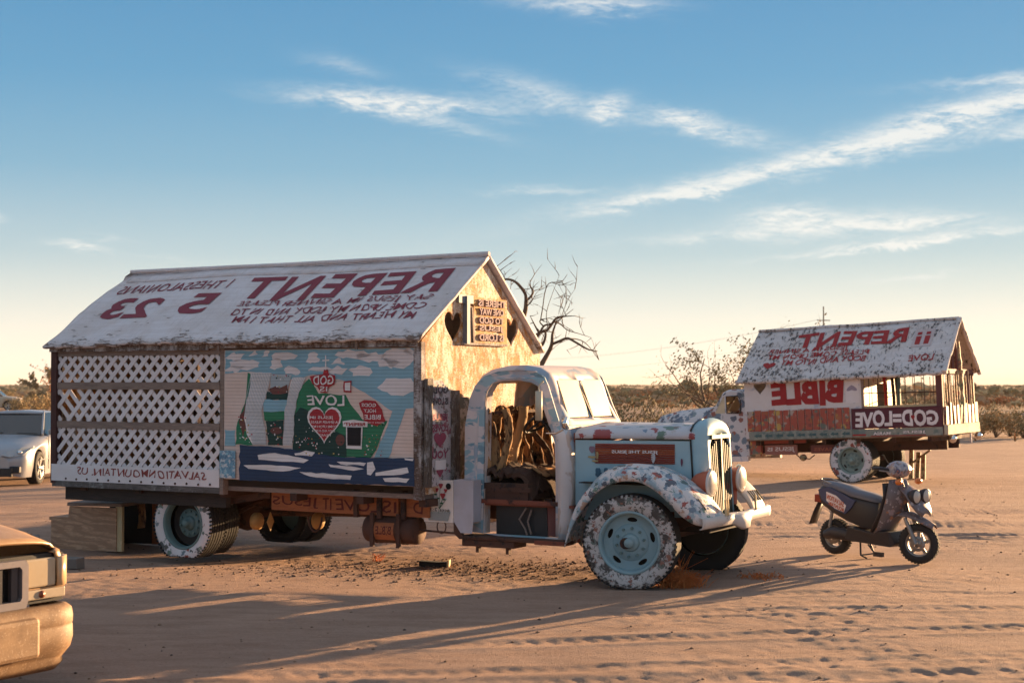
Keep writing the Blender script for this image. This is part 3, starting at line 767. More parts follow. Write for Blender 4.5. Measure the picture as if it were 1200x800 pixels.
    def ell(cx, cy, rx, ry, n=14):
        return [(cx + rx * math.cos(2 * math.pi * k / n), cy + ry * math.sin(2 * math.pi * k / n)) for k in range(n)]
    paint('blue', 1, [[(8, 78), (928, 78), (928, 362), (885, 366), (845, 480), (805, 600), (735, 600), (790, 470), (820, 380), (760, 335), (640, 285), (600, 235), (440, 200), (335, 225), (240, 195), (130, 185), (8, 195)], [(8, 480), (60, 480), (62, 560), (8, 560)]])
    clouds = [(60, 110, 42, 20), (150, 95, 20, 12), (210, 100, 18, 15), (105, 150, 75, 26), (55, 170, 45, 18), (262, 150, 28, 28), (300, 110, 65, 20), (338, 182, 38, 20), (440, 122, 30, 27), (560, 140, 30, 14), (560, 182, 45, 20),
              (672, 185, 52, 25), (630, 105, 85, 20), (720, 120, 70, 22), (850, 125, 75, 48), (800, 150, 50, 20), (845, 260, 88, 42), (905, 95, 25, 15), (470, 175, 60, 10)]
    paint('cloud', 2, [[(x + 9 * math.sin(x * .07 + y * .2), y + 6 * math.sin(x * .11)) for x, y in ell(*c)] for c in clouds], 8)
    paint('cream', 3, [[(440, 290), (455, 235), (520, 250), (590, 235), (640, 262), (740, 322), (822, 378), (800, 450), (770, 520), (700, 430), (650, 400), (600, 330)]])
    paint('green', 4, [[(345, 552), (362, 340), (385, 262), (422, 222), (440, 245), (470, 295), (600, 300), (622, 345), (680, 420), (800, 425), (780, 470), (745, 565), (720, 602), (560, 602), (345, 600)], [(62, 552), (72, 440), (108, 345), (122, 190), (136, 196), (132, 400), (152, 552)]])
    paint('dkgreen', 5, [[(345, 556), (352, 400), (382, 362), (420, 378), (440, 470), (560, 480), (604, 500), (606, 600), (345, 600)], [(215, 285), (250, 290), (322, 272), (322, 327), (215, 327)], [(212, 432), (300, 428), (300, 552), (224, 552)]])
    paint('pale', 5, [[(240, 195), (340, 200), (318, 275), (235, 295)]]); paint('blue', 6, [[(200, 325), (322, 327), (316, 382), (202, 386)]]); paint('green', 6, [[(202, 385), (305, 382), (303, 425), (207, 430)]]); paint('brown', 6, [[(225, 275), (260, 258), (280, 268), (318, 250), (320, 292), (245, 298)], [(80, 440), (110, 345), (122, 345), (118, 430), (100, 520)], ell(265, 480, 30, 18), ell(575, 520, 22, 28)], 6)
    paint('white', 7, [[(136, 192), (240, 192), (215, 300), (192, 380), (205, 450), (216, 552), (150, 552), (120, 500), (106, 420), (116, 340), (135, 270)], [(345, 215), (410, 217), (375, 290), (360, 340), (345, 552), (298, 552), (305, 400), (318, 320), (330, 270)]])
    m = MB(); T = TM(9)
    for k in range(13):                                              # thin blue stripes down the white falls
        f = (k + .5) / 13
        pts = [(136 + 104 * f, 194), (116 + 99 * f, 300), (108 + 84 * f, 390), (118 + 87 * f, 450), (150 + 66 * f, 550)]
        for a, b in zip(pts, pts[1:]): m.add([T(a[0], a[1]), T(a[0] + 2.6, a[1]), T(b[0] + 2.6, b[1]), T(b[0], b[1])], [(0, 1, 2, 3)])
    for k in range(8):
        f = (k + .5) / 8; pts = [(345 + 65 * f, 217), (318 + 50 * f, 310), (304 + 50 * f, 400), (298 + 47 * f, 550)]
        for a, b in zip(pts, pts[1:]): m.add([T(a[0], a[1]), T(a[0] + 2.4, a[1]), T(b[0] + 2.4, b[1]), T(b[0], b[1])], [(0, 1, 2, 3)])
    m.fine('painted_stripes', m_mural['pale'], mp)
    paint('navy', 8, [[(85, 552), (280, 562), (560, 600), (720, 603), (928, 600), (928, 732), (85, 732)]])
    wv = [[(355, 590), (410, 574), (455, 582), (440, 602), (360, 600)], [(175, 602), (260, 590), (350, 605), (425, 620), (400, 636), (180, 625)], [(105, 655), (200, 650), (300, 652), (388, 660), (300, 680), (130, 672)], [(380, 680), (520, 684), (632, 690), (625, 710), (520, 708), (430, 700)],
          [(520, 638), (600, 645), (690, 656), (640, 666), (530, 652)], [(705, 625), (732, 620), (745, 655), (722, 686), (705, 682)], [(745, 672), (830, 655), (895, 643), (902, 668), (830, 682), (745, 688)], [(780, 698), (850, 692), (905, 696), (890, 716), (790, 714)], [(560, 625), (700, 628), (690, 642), (580, 637)], [(880, 600), (925, 602), (920, 612), (885, 608)]]
    paint('white', 9, wv, 3)
    paint('red', 9, [[(428, 210), (492, 200), (497, 178), (516, 178), (520, 200), (552, 206), (548, 250), (520, 265), (512, 292), (482, 290), (465, 262), (440, 246)], [(665, 340), (690, 325), (745, 330), (775, 370), (792, 425), (750, 450), (690, 430), (685, 392)], [(592, 236), (630, 232), (630, 290), (592, 288)]], 3)
    paint('white', 10, [[(502, 108), (508, 108), (508, 180), (502, 180)], [(489, 130), (523, 128), (523, 135), (489, 137)], [(604, 448), (684, 448), (680, 562), (606, 560)], [(588, 428), (640, 420), (708, 430), (706, 455), (590, 455)], [(598, 243), (624, 241), (624, 281), (598, 280)]], 1)
    paint('white', 11, [[(a, 900 - b) for a, b in heart(500, 450, 166, 182)]], 0); paint('red', 12, [[(a, 900 - b) for a, b in heart(500, 450, 148, 162)]], 0)
    paint('black', 12, [[(610, 457), (678, 457), (675, 545), (612, 545)]], 1)
    m = MB(); r2 = random.Random(5)
    for k in range(150):
        zone = r2.choice([(345, 610, 400, 600), (80, 150, 400, 545), (215, 300, 430, 550), (235, 330, 200, 290), (345, 480, 500, 560), (690, 780, 440, 590)])
        a = r2.uniform(zone[0], zone[1]); b = r2.uniform(zone[2], zone[3]); s = r2.uniform(2, 4.5)
        m.add([TM(10)(a + s * math.cos(q), b + s * math.sin(q)) for q in (0, 1.26, 2.51, 3.77, 5.03)], [(0, 1, 2, 3, 4)], r2.choice([0, 0, 1, 2, 3]))
    m.fine('flower_dots', [m_mural['white'], m_mural['yellow'], m_mural['red'], m_mural['dkgreen']], mp)
    m = MB()
    for s_, a0, a1, b0, b1, bo in (('GOD', 447, 545, 252, 208, .015), ('IS', 478, 515, 285, 260, .01), ('LOVE', 418, 598, 352, 302, .015), ('JESUS IM', 430, 545, 422, 404, .01), ('A SINNER PLEASE', 436, 566, 440, 428, .004), ('COME UPON MY', 440, 562, 462, 450, .004),
                                   ('BODY AND IN MY', 452, 552, 482, 471, .004), ('HEART', 474, 532, 502, 492, .004), ('GODS', 680, 748, 358, 341, .015), ('HOLY', 690, 748, 385, 368, .01), ('BIBLE', 694, 770, 418, 396, .01), ('JOHN 3:16', 712, 788, 438, 430, 0)):
        text_on(m, s_, a0, a1, b0, b1, TM(13.5), bold=bo, jit=.04)
    m.fine('mural_lettering', m_mural['white'], mp)
    m = MB(); text_on(m, 'REPENT', 600, 696, 450, 434, TM(12), bold=.03); m.fine('mural_lettering', m_mural['red'], mp)
    # ---- far side wall in boards, some missing near the top
    x = u0 + .1; k = 0
    while x < u1 - .12:
        w = rnd.uniform(.20, .30); w = min(w, u1 - .1 - x); top = 2.455 if k not in (3, 12) else 2.12
        m = MB(); m.bx(x, x + w - .006, hw - .03, hw - .01, zb, top, jit=.003); m.build('wall_board', dabs('interior_boards', (.30, .25, .21), [(.3, .06, .05), (.12, .2, .22), (.45, .4, .36), (.10, .16, .1), (.45, .3, .1)], 5, .45, .5, wear=.25) if 'interior_boards' not in MATS else MATS['interior_boards'], P)
        x += w; k += 1
    # floor, shelves and clutter kept inside the lattice end
    m = MB(); m.bx(u0 + .02, u1 - .02, -hw + .06, hw - .05, .80, .85); m.build('deck', m_rail, P)
    # ---- chassis
    for s in (-1, 1):
        m = MB(); m.bx(-7.3, .25, s * .42 - .03, s * .42 + .03, .56, .72); m.build('chassis_rail', m_rust, P)
    for xx in (-7.2, -6.3, -5.0, -4.0, -3.1, -2.3, -1.2, -.3):
        m = MB(); m.bx(xx, xx + .09, -1.22 if xx < -2.2 else -.5, 1.22 if xx < -2.2 else .5, .72, .80); m.build('cross_member', m_rust, P)
    m = MB(); m.bx(u0 + .1, -4.95, -1.18, -1.10, .60, .765); m.build('side_beam', wood('dark_side_beam', (.05, .035, .03), (.025, .02, .018)), P)
    # carved orange beam
    for (x0, x1) in ((-4.42, -3.27), (-3.245, -2.70), (-2.60, -2.30)):
        m = MB(); m.bx(x0, x1, -1.02, -.95, .59, .785, jit=.003); m.build('lettered_beam', m_orange, P)
    m = MB(); Tb = lambda a, b: Vector((a, -1.026, b))
    for s_, a0, a1 in (('JESUS', -4.40, -3.76), ('IT', -3.70, -3.58), ('LOVE', -3.52, -2.95), ('IS', -2.90, -2.72), ('D', -2.50, -2.38)):
        text_on(m, s_, a0, a1, .625, .75, Tb, bold=.004, jit=.03, mirror=True)
    m.split('letter', m_beamtext, P)
    for xx in (-3.26, -2.95, -2.64):
        m = MB(); m.bx(xx, xx + .05, -1.06, -1.0, .56, .86); m.build('strap', m_rust, P)
    m = MB(); m.bx(-4.0, -2.55, -1.19, -1.0, .83, .845); m.build('edge_plank', m_cream, P)
    # fuel tank with straps
    m = MB(); m.lathe([(0, -3.14), (.145, -3.13), (.15, -3.10), (.15, -2.52), (.145, -2.49), (0, -2.48)], 28, Matrix.Translation((0, -.93, .44)) @ Matrix(((0, 1, 0, 0), (1, 0, 0, 0), (0, 0, 1, 0), (0, 0, 0, 1))))
    tk = m.build('fuel_tank', m_rust, P)
    m = MB()
    rows = [[(a, -.93 - .153 * math.cos(b), .44 + .153 * math.sin(b)) for a in (-2.98, -2.72)] for b in np.linspace(-.75, .55, 8)]; m.grid(rows); m.build('tank_label', m_orange, tk)
    m = MB(); text_on(m, 'BIBLE', -2.95, -2.75, -.3, .28, lambda a, b: Vector((a, -.93 - .157 * math.cos(b), .44 + .157 * math.sin(b))), bold=.01); m.fine('tank_lettering', m_beamtext, tk)
    for xx in (-3.02, -2.68):
        m = MB(); m.lathe([(.158, xx), (.158, xx + .05)], 28, Matrix.Translation((0, -.93, .44)) @ Matrix(((0, 1, 0, 0), (1, 0, 0, 0), (0, 0, 1, 0), (0, 0, 0, 1)))); m.bx(xx, xx + .045, -1.09, -1.06, .26, .62); m.build('tank_strap', m_rust, tk)
    m = MB(); m.tube([(-2.47, -.95, .45), (-2.0, -.97, .44), (-1.95, -.97, .44)], .012, 6); m.build('pipe', m_rust, P)
    m = MB(); m.tube([(-2.18 + .055 * math.cos(a), -.97, .50 + .07 * math.sin(a)) for a in np.linspace(0, 6.28, 17)], .007, 5, cap=False); m.build('hanging_ring', m_rust, P)
    m = MB(); m.tube([(-3.9 + .10 * math.cos(a), -.9, .56 + .2 * math.sin(a)) for a in np.linspace(3.3, 6.1, 12)], .012, 5); m.build('hook', m_rust, P)
    # axles, springs
    for xx, zc in ((-5.63, .40), (-.03, .44)):
        m = MB(); m.tube([(xx, -1.0, zc), (xx, 1.0, zc)], .055, 10); 
        if xx < -3: m.lathe([(0, -.2), (.14, -.16), (.19, 0), (.14, .16), (0, .2)], 20, Matrix.Translation((xx, 0, zc)))
        m.build('axle', m_rust, P)
        for s in (-1, 1):
            m = MB()
            for q in range(5):
                hl = .62 - q * .11; pts = [(xx + hl * f, s * .46, zc + .07 + q * .012 * -1 + .17 * f * f * (hl / .62) ** 2) for f in np.linspace(-1, 1, 9)]
                m.grid([[(a, b + d, c + e) for (a, b, c) in pts] for d, e in ((-.03, 0), (.03, 0), (.03, .01), (-.03, .01))], smooth=False, closed=False)
            m.build('leaf_spring', m_rust, P, solid=.006)
    m = MB(); m.tube([(-5.4, 0, .44), (-1.5, 0, .58)], .04, 8); m.build('drive_shaft', m_rust, P)
    for (xx, yy) in ((-4.88, -.75), (-4.30, -.35)):
        m = MB(); m.lathe([(0, xx - .02), (.10, xx), (.10, xx + .05), (.05, xx + .09), (0, xx + .09)], 18, Matrix.Translation((0, yy, .42)) @ Matrix(((0, 1, 0, 0), (1, 0, 0, 0), (0, 0, 1, 0), (0, 0, 0, 1)))); m.build('brake_chamber', plain('dusty_ochre_drum', (.42, .24, .08), .7) if 'dusty_ochre_drum' not in MATS else MATS['dusty_ochre_drum'], P)
    m = MB(); m.add([(-4.62, -.8, .54), (-4.62, -.86, .43), (-4.62, -.8, .32), (-4.62, -.74, .43), (-4.61, -.8, .54), (-4.61, -.86, .43), (-4.61, -.8, .32), (-4.61, -.74, .43)], [(0, 1, 2, 3), (7, 6, 5, 4), (0, 4, 5, 1), (1, 5, 6, 2), (2, 6, 7, 3), (3, 7, 4, 0)]); m.build('warning_diamond', MATS['dusty_ochre_drum'], P)
    m = MB(); m.bar((-5.3, -1.05, .62), (-4.45, -1.0, .76), .03, .08); m.build('brace', m_rust, P)
    # ---- wheels
    make_wheel(P, (-5.635, -1.03, .385), .445, .24, .292, m_tyrew, m_rimd, side=-1, flatz=.065, holes=4, dish=.16, label='whitewashed flat rear tyre dabbed with dark leaves', hubs=True)
    make_wheel(P, (-5.635, -.755, .395), .43, .23, .29, m_tyre, m_rimd, flatz=.05, rim=False)
    make_wheel(P, (-5.635, 1.03, .385), .445, .24, .292, m_tyre, m_rimd, side=1, flatz=.065, holes=4, dish=.16)
    make_wheel(P, (-5.635, .755, .395), .43, .23, .29, m_tyre, m_rimd, side=1, flatz=.05, rim=False)
    make_wheel(P, (-.02, -.86, .445), .475, .245, .305, m_tyref, m_rim, yaw=R(13), flatz=.035, holes=5, dish=.09, spin=.25, label='front tyre with flaking painted sidewall')
    make_wheel(P, (.02, .86, .43), .475, .245, .305, m_tyre, m_rim, yaw=R(13), side=1, flatz=.035, holes=5, dish=.09)
    # ---- cab shell
    prof = [(-2.0, .5), (-2.0, .9), (-1.995, 1.3), (-1.985, 1.70), (-1.965, 1.9), (-1.94, 2.02), (-1.88, 2.10), (-1.76, 2.16), (-1.57, 2.195), (-1.37, 2.20), (-1.17, 2.175), (-1.03, 2.12), (-.965, 2.045),
            (-.93, 1.98), (-.86, 1.80), (-.775, 1.645), (-.75, 1.61), (-.74, 1.55), (-.735, 1.40), (-.735, 1.1), (-.735, .8), (-.735, .45)]
    def warp(m):
        c = lambda t: max(0.0, min(1.0, t)); out = []
        for (x, y, z) in m.v:
            wz = c((z - 1.36) / .2); cx = c((x + 1.3) / .4)
            x2 = x - .115 * cx * wz; y2 = y * (1 - (.12 * cx + .10 * c((z - 1.5) / .6)) * wz); out.append((x2, y2, z))
        m.v = out; return m
    def skp(j, v):
        if 12 <= j <= 14 and (.04 < abs(v) < .60): return True
        if 3 <= j <= 4 and -.52 < v < .22: return True
        return False
    tap = lambda x: 1 - .17 * max(0, (x + 1.0) / .35) ** 1.0 * .6
    m = MB(); shell(m, prof, .82, .16, [-.60, -.52, -.3, -.04, .04, .22, .4, .60], skp, taper=None); warp(m).build('cab_shell', m_cabtop, P, solid=.02)
    outer = [(p.x, p.y) for p in inset_profile(prof, .13)]
    outer = [(-1.87, .42)] + outer[1:-1] + [(-.78, .36)]
    door = [(-1.765, .44), (-1.765, 1.82), (-1.75, 1.92), (-1.70, 2.0), (-1.60, 2.05), (-1.37, 2.068), (-1.18, 2.055), (-1.09, 2.01), (-1.035, 1.93), (-.93, 1.70), (-.865, 1.56), (-.86, 1.4), (-.86, .44)]
    # side panels: the outline bulges out to the full width
    full = [(-1.985, .99), (-1.985, 1.55), (-1.95, 1.85), (-1.90, 1.98), (-1.80, 2.08), (-1.62, 2.135), (-1.37, 2.15), (-1.15, 2.135), (-1.02, 2.07), (-.96, 1.98), (-.86, 1.76), (-.80, 1.62), (-.79, 1.52), (-.79, .36), (-.87, .36)]
    door2 = [(a, max(b, .43)) for a, b in door]
    for s in (-1, 1):
        m = MB(); loop_o = [(-1.985, .46)] + full + []
        vs, fs = flat([loop_o, [(a, b) for a, b in door2]], .02)
        m.add([(x, s * (.815 + z), y) for x, y, z in vs], fs)
        cs = warp(m).build('cab_side', m_cab, P)
        # jamb lining
        m = MB(); m.grid([[(a, s * .80, b) for a, b in door2], [(a * .995, s * .70, b - .0) for a, b in door2]], smooth=False); warp(m).build('door_jamb', m_cowl, P, solid=.01)
    # worn cream cowl strip in front of the door
    m = MB(); rows = [[(x, y, z) for x, y in ((-.862, -.834), (-.81, -.834), (-.765, -.81), (-.74, -.76), (-.735, -.69))] for z in (.37, .6, .9, 1.2, 1.45, 1.55)]; m.grid(rows, smooth=True); warp(m).build('cowl_panel', m_cowl, P, solid=.008)
    m = MB(); rows = [[(x, -y, z) for x, y in ((-.862, -.834), (-.81, -.834), (-.765, -.81), (-.74, -.76), (-.735, -.69))] for z in (.37, .6, .9, 1.2, 1.45, 1.55)]; m.grid(rows, smooth=True); warp(m).build('cowl_panel', m_cowl, P, solid=.008)
    # windscreen panes: dusty glass
    g = NT('dusty_glass'); d = g.noise(3, 5, .6)
    g.done((.62, .52, .36), .35, 0, .5); tr = g.n.new('ShaderNodeBsdfTransparent'); mx = g.n.new('ShaderNodeMixShader'); g.l.new(g.math('ADD', .78, g.math('MULTIPLY', d, .25)), mx.inputs[0]); g.l.new(tr.outputs[0], mx.inputs[1]); g.l.new(g.b.outputs[0], mx.inputs[2]); g.l.new(mx.outputs[0], g.n['Material Output'].inputs[0])
    for s in (-1, 1):
        m = MB(); m.add([(-.955, s * .045, 2.045), (-.955, s * .598, 2.045), (-.785, s * .598, 1.655), (-.785, s * .045, 1.655)], [(0, 1, 2, 3)]); warp(m).build('windscreen_pane', g.mat, P, solid=.005)
    m = MB(); m.bar((-.955, 0, 1.99), (-.775, 0, 1.65), .035, .02, (1, 0, .5)); m.bar((-.955, .60, 1.99), (-.775, .60, 1.65), .02, .012, (1, 0, .5)); warp(m).build('windscreen_post', m_steer, P)
    m = MB(); m.tube([(-1.02, -.86, 2.02), (-.98, -.93, 2.035), (-1.03, -.93, 1.98), (-1.03, -.93, 1.92)], .009, 6); m.lathe([(0, 1.63), (.036, 1.63), (.036, 1.93), (0, 1.93)], 14, Matrix.Translation((-1.03, -.93, 0)) @ Matrix(((1, 0, 0, 0), (0, 0, 1, 0), (0, 1, 0, 0), (0, 0, 0, 1)))); m.build('mirror_arm', plain('cream_tube', (.60, .52, .38), .5), P)
    m = MB(); m.tube([(-.98, -.86, 1.50), (-.85, -.90, 1.50), (-.75, -.93, 1.54)], .010, 6); m.lathe([(0, 0), (.05, .01), (.065, .035), (.07, .05), (.065, .06), (0, .062)], 20, Matrix.Translation((-.76, -.94, 1.605)) @ Matrix.Rotation(R(-75), 4, 'Z')); m.build('side_mirror', m_chrome, P)
    # louvre-painted blue lower cab corner, sheet panel and flower board
    m = MB(); m.bx(-2.015, -1.775, -.99, -.835, .565, 1.0); m.add([(-2.015, -.99, .565), (-1.775, -.99, .565), (-1.79, -.99, .45), (-1.93, -.99, .45)], [(0, 1, 2, 3)]); m.build('lower_panel', m_grey, P)
    m = MB(); m.add([(-2.02, -.985, .60), (-2.02, -.985, .44), (-1.95, -.985, .385), (-1.90, -.985, .385), (-1.93, -.985, .45), (-2.02, -.94, .60), (-2.02, -.94, .44), (-1.95, -.94, .385), (-1.90, -.94, .385), (-1.93, -.94, .45)], [(0, 1, 2, 3, 4), (9, 8, 7, 6, 5), (0, 5, 6, 1), (1, 6, 7, 2), (2, 7, 8, 3), (3, 8, 9, 4), (4, 9, 5, 0)]); m.build('bracket', m_rust, P)
    m = MB(); vs, fs = flat([[(-2.385, .55), (-2.02, .55), (-2.02, .995), (-2.385, .985)]], .012); m.add([(x, -.985 + z, y) for x, y, z in vs], fs); fb = m.build('flower_board', m_flowerboard, P)
    m = MB(); F = lambda a, b, o=.008: Vector((a, -.992 - o, b))
    m.add([F(-2.20 + .0, .64), F(-2.195, .64), F(-2.175, .93), F(-2.18, .93)], [(0, 1, 2, 3)], 1)
    for (x1_, z1_) in ((-2.27, .78), (-2.10, .80), (-2.24, .90), (-2.12, .88)):
        m.add([F(-2.19, .70), F(-2.185, .69), F(x1_ + .004, z1_), F(x1_, z1_)], [(0, 1, 2, 3)], 1)
    for (cx, cz, s_) in ((-2.255, .925, .028), (-2.17, .935, .026), (-2.145, .83, .03), (-2.30, .81, .022), (-2.22, .89, .022), (-2.11, .885, .02)):
        m.add([F(cx + s_ * math.cos(q) * (1 + .25 * math.sin(3 * q)), cz + s_ * math.sin(q) * (1 + .25 * math.sin(3 * q)), .010) for q in np.linspace(0, 6.28, 13)[:-1]], [tuple(range(12))], 0)
    for (cx, cz) in ((-2.235, .84), (-2.16, .75), (-2.23, .74), (-2.13, .79), (-2.2, .80)):
        m.add([F(cx + .022 * math.cos(q), cz + .009 * math.sin(q), .009) for q in np.linspace(0, 6.28, 9)[:-1]], [tuple(range(8))], 1)
    m.add([F(-2.075 + .033 * math.cos(q), .93 + .033 * math.sin(q), .010) for q in np.linspace(0, 6.28, 17)[:-1]], [tuple(range(16))], 2)
    m.add([F(-2.36, .655), F(-2.05, .66), F(-2.08, .565), F(-2.32, .565)], [(0, 1, 2, 3)], 3)
    text_on(m, 'acts 2:38', -2.35, -2.06, .663, .70, lambda a, b: F(a, b), mi=2, bold=.01)
    m.fine('painted_flowers', [plain('flower_red', (.40, .05, .06)), plain('stem_green', (.03, .13, .07)), plain('hole_black', (.01, .01, .01)), plain('pot_grey', (.30, .33, .33))], fb)
    # running board and its tray
    m = MB(); m.bx(-1.95, -.70, -.985, -.66, .385, .425, jit=.004); m.bx(-1.93, -1.30, -.97, -.70, .315, .386); rb = m.build('running_board', m_rust, P, bevel=.01)
    m = MB(); m.bx(-1.05, -.70, -.992, -.80, .375, .418); m.build('running_board_end', m_rustred, P)
    for xx in (-1.78, -1.42):
        m = MB(); m.bx(xx, xx + .035, -.93, -.88, .25, .33); m.build('bolt', m_rust, rb)
    # cab floor, firewall, seat riser and exposed boxes
    m = MB(); m.bx(-1.98, -.70, -.79, .79, .735, .765, jit=.004); m.build('cab_floor', m_rustred, P)
    m = MB(); m.bx(-1.78, -.86, -.82, -.79, .755, .80); m.build('floor_edge', m_rustred, P)
    m = MB(); m.bx(-1.66, -1.05, -.72, -.2, .43, .73, jit=.006); m.build('battery_box', plain('dark_box', (.035, .032, .032), .6), P)
    m = MB(); m.bx(-1.045, -.88, -.71, -.3, .43, .73, jit=.006); m.build('tool_box', worn('rust_red_box', (.20, .07, .06), (.08, .05, .04), .3), P)
    m = MB(); m.tube([(-1.28, -.74, .72), (-1.36, -.75, .60), (-1.29, -.75, .50), (-1.27, -.75, .44)], .011, 6); m.tube([(-1.22, -.74, .70), (-1.26, -.75, .58), (-1.22, -.75, .45)], .011, 6); m.build('hose', m_rail, P)
    m = MB(); m.bx(-.77, -.75, -.66, .66, .72, 1.50); m.build('firewall', m_rustred, P)
    m = MB(); m.bx(-.95, -.84, -.66, .66, 1.36, 1.58, jit=.005); m.build('dashboard', m_cowl, P, bevel=.03)
    # burnt out seat: cushion heap, padding, springs, hanging covers
    r3 = random.Random(11)
    m = MB()
    rows = []
    for i in range(26):
        row = []
        for j in range(30):
            x = -1.92 + .68 * i / 25; y = -.76 + 1.5 * j / 29
            z = 1.03 + .05 * math.sin(y * 9 + i) * .5 + r3.uniform(-.035, .04) + .05 * math.exp(-((y + .45) / .2) ** 2)
            if i > 22: z -= .07 * (i - 22)
            row.append((x, y, z))
        rows.append(row)
    m.grid(rows, 0, False); m.build('seat_cushion', m_burnt, P, solid=.05)
    m = MB(); m.bx(-1.92, -1.24, -.78, .74, .80, .97, jit=.01); m.bx(-1.70, -1.20, -.80, -.76, .88, .93); m.build('seat_base', m_rust, P)
    m = MB(); m.bx(-1.96, -1.90, -.74, .74, 1.03, 1.70, jit=.01); m.build('seat_back', m_burnt, P)
    def drape(y, w, x0, z0, z1, mat, seed, name='torn_cover'):
        rr = random.Random(seed); rows = []
        for i in range(14):
            t = i / 13; row = []
            for j in range(9):
                s_ = j / 8 - .5
                row.append((x0 + .10 * math.sin(t * 2.6 + seed) + .05 * math.cos(s_ * 3) + rr.uniform(-.008, .008) + .12 * t, y + s_ * w * (1 - .35 * math.sin(t * 3)) + .05 * math.sin(t * 3 + seed), z0 + (z1 - z0) * t + rr.uniform(-.006, .006)))
            rows.append(row)
        m = MB(); m.grid(rows); return m.build(name, mat, P, solid=.02)
    drape(-.60, .12, -1.76, 1.74, 1.06, m_fabric, 1); drape(-.27, .17, -1.72, 1.76, 1.05, m_fabric2, 2); drape(.14, .10, -1.72, 1.50, 1.04, m_burnt, 6)
    rq = random.Random(17); rows = []
    for i in range(15):
        t_ = i / 14; rows.append([(-1.82 + .045 * math.sin(j * .9 + .5 * math.sin(j * .37)) + .03 * math.sin(t_ * 5 + j * .5) + rq.uniform(-.012, .012) + .10 * t_ ** 2, -.74 + 1.48 * j / 79, 1.77 - .70 * t_ + rq.uniform(-.008, .008) - (.05 * math.sin(j * .6) ** 2 if i == 0 else 0)) for j in range(80)])
    dead = set()
    for _ in range(11):
        c0 = rq.randint(0, 78); top_ = rq.randint(0, 8)
        for i in range(top_, min(14, top_ + rq.randint(3, 12))):
            for j in range(c0, c0 + rq.randint(1, 4)): dead.add((i, j))
    m = MB(); m.grid(rows, 0, True, lambda i, j: (i, j) in dead); m.build('torn_seat_cover', m_fabric, P, solid=.006)
    for yy in (-.50, -.56):
        m = MB(); m.tube([(-1.62 + .03 * math.cos(a * 1.0), yy + .03 * math.sin(a), 1.68 - .0115 * a) for a in np.linspace(0, 50, 130)], .005, 4, cap=False); m.build('seat_spring', m_fabric2, P)
    m = MB(); m.bar((-1.66, -.72, 1.70), (-1.62, .72, 1.72), .03, .03); m.build('seat_rail', m_rust, P)
    # torn stuffing lying over the cushion edge
    for k in range(12):
        y = -.6 + k * .11; m = MB(); rows = [[(-1.30 + .1 * i + r3.uniform(-.02, .02), y + .06 * j + r3.uniform(-.02, .02), 1.10 - .03 * i + r3.uniform(-.02, .025)) for j in range(4)] for i in range(3)]; m.grid(rows); m.build('torn_stuffing', r3.choice([m_fabric, m_fabric2, m_burnt]), P, solid=.015)
    # steering wheel
    ctr = Vector((-1.27, -.42, 1.63)); ax = Vector((.62, .0, -.78)).normalized(); a1 = Vector((0, 1, 0)); a2 = ax.cross(a1)
    m = MB(); m.tube([ctr + (a1 * math.cos(t) + a2 * math.sin(t)) * .23 for t in np.linspace(0, 2 * math.pi, 33)], .017, 8, cap=False)
    for t in (.4, 2.5, 4.6): m.tube([ctr, ctr + (a1 * math.cos(t) + a2 * math.sin(t)) * .225], .013, 6)
    m.tube([ctr - ax * .02, ctr + ax * .05], .035, 10); m.tube([ctr, ctr + ax * .75], .018, 8); m.build('steering_wheel', m_steer, P)
    m = MB(); m.tube([(-1.2, -.1, .76), (-1.25, -.12, 1.25)], .012, 6); m.lathe([(0, -.03), (.03, 0), (0, .03)], 10, Matrix.Translation((-1.25, -.12, 1.27))); m.build('gear_lever', m_steer, P)
    # ---- bonnet
    def hsec(x):
        f = (x + .74) / 1.19
        w = .69 - .31 * f; zt = 1.59 + .0 * f
        return w, zt
    m = MB(); rows = []
    for x in np.linspace(-.735, .455, 10):
        w, zt = hsec(x); rows.append([(x, y, z) for y, z in [(-w - .006, 1.447), (-w - .003, 1.49), (-w * .93, 1.525), (-w * .75, 1.548), (-w * .4, 1.565), (0, zt)]] + [(x, -y, z) for y, z in [(-w * .4, 1.565), (-w * .75, 1.548), (-w * .93, 1.525), (-w - .003, 1.49), (-w - .006, 1.447)]])
    m.grid(rows); m.build('bonnet_top', m_hoodtop, P, solid=.012)
    for s in (-1, 1):
        m = MB(); m.grid([[(x, s * hsec(x)[0], z) for x in np.linspace(-.735, .455, 10)] for z in (.62, 1.0, 1.43)], smooth=False); bs = m.build('bonnet_side', m_hood, P, solid=.012)
        m = MB()
        for k in range(11):
            z = 1.195 + k * .0185
            for (a, b) in ((-.53, .26),):
                rr = []
                for x in (a, b):
                    w = hsec(x)[0]; rr.append((x, w))
                m.add([(a, s * (rr[0][1] + .004), z), (b, s * (rr[1][1] + .004), z), (b, s * (rr[1][1] + .018), z + .007), (a, s * (rr[0][1] + .018), z + .007), (a, s * (rr[0][1] + .004), z + .0165), (b, s * (rr[1][1] + .004), z + .0165)], [(0, 1, 2, 3), (3, 2, 5, 4)], 1 if 4 < k < 8 else 0)
        lo = m.build('louvre_panel', [m_louv, worn('orange_louvre', (.45, .11, .04), (.15, .06, .04), .25)], bs)
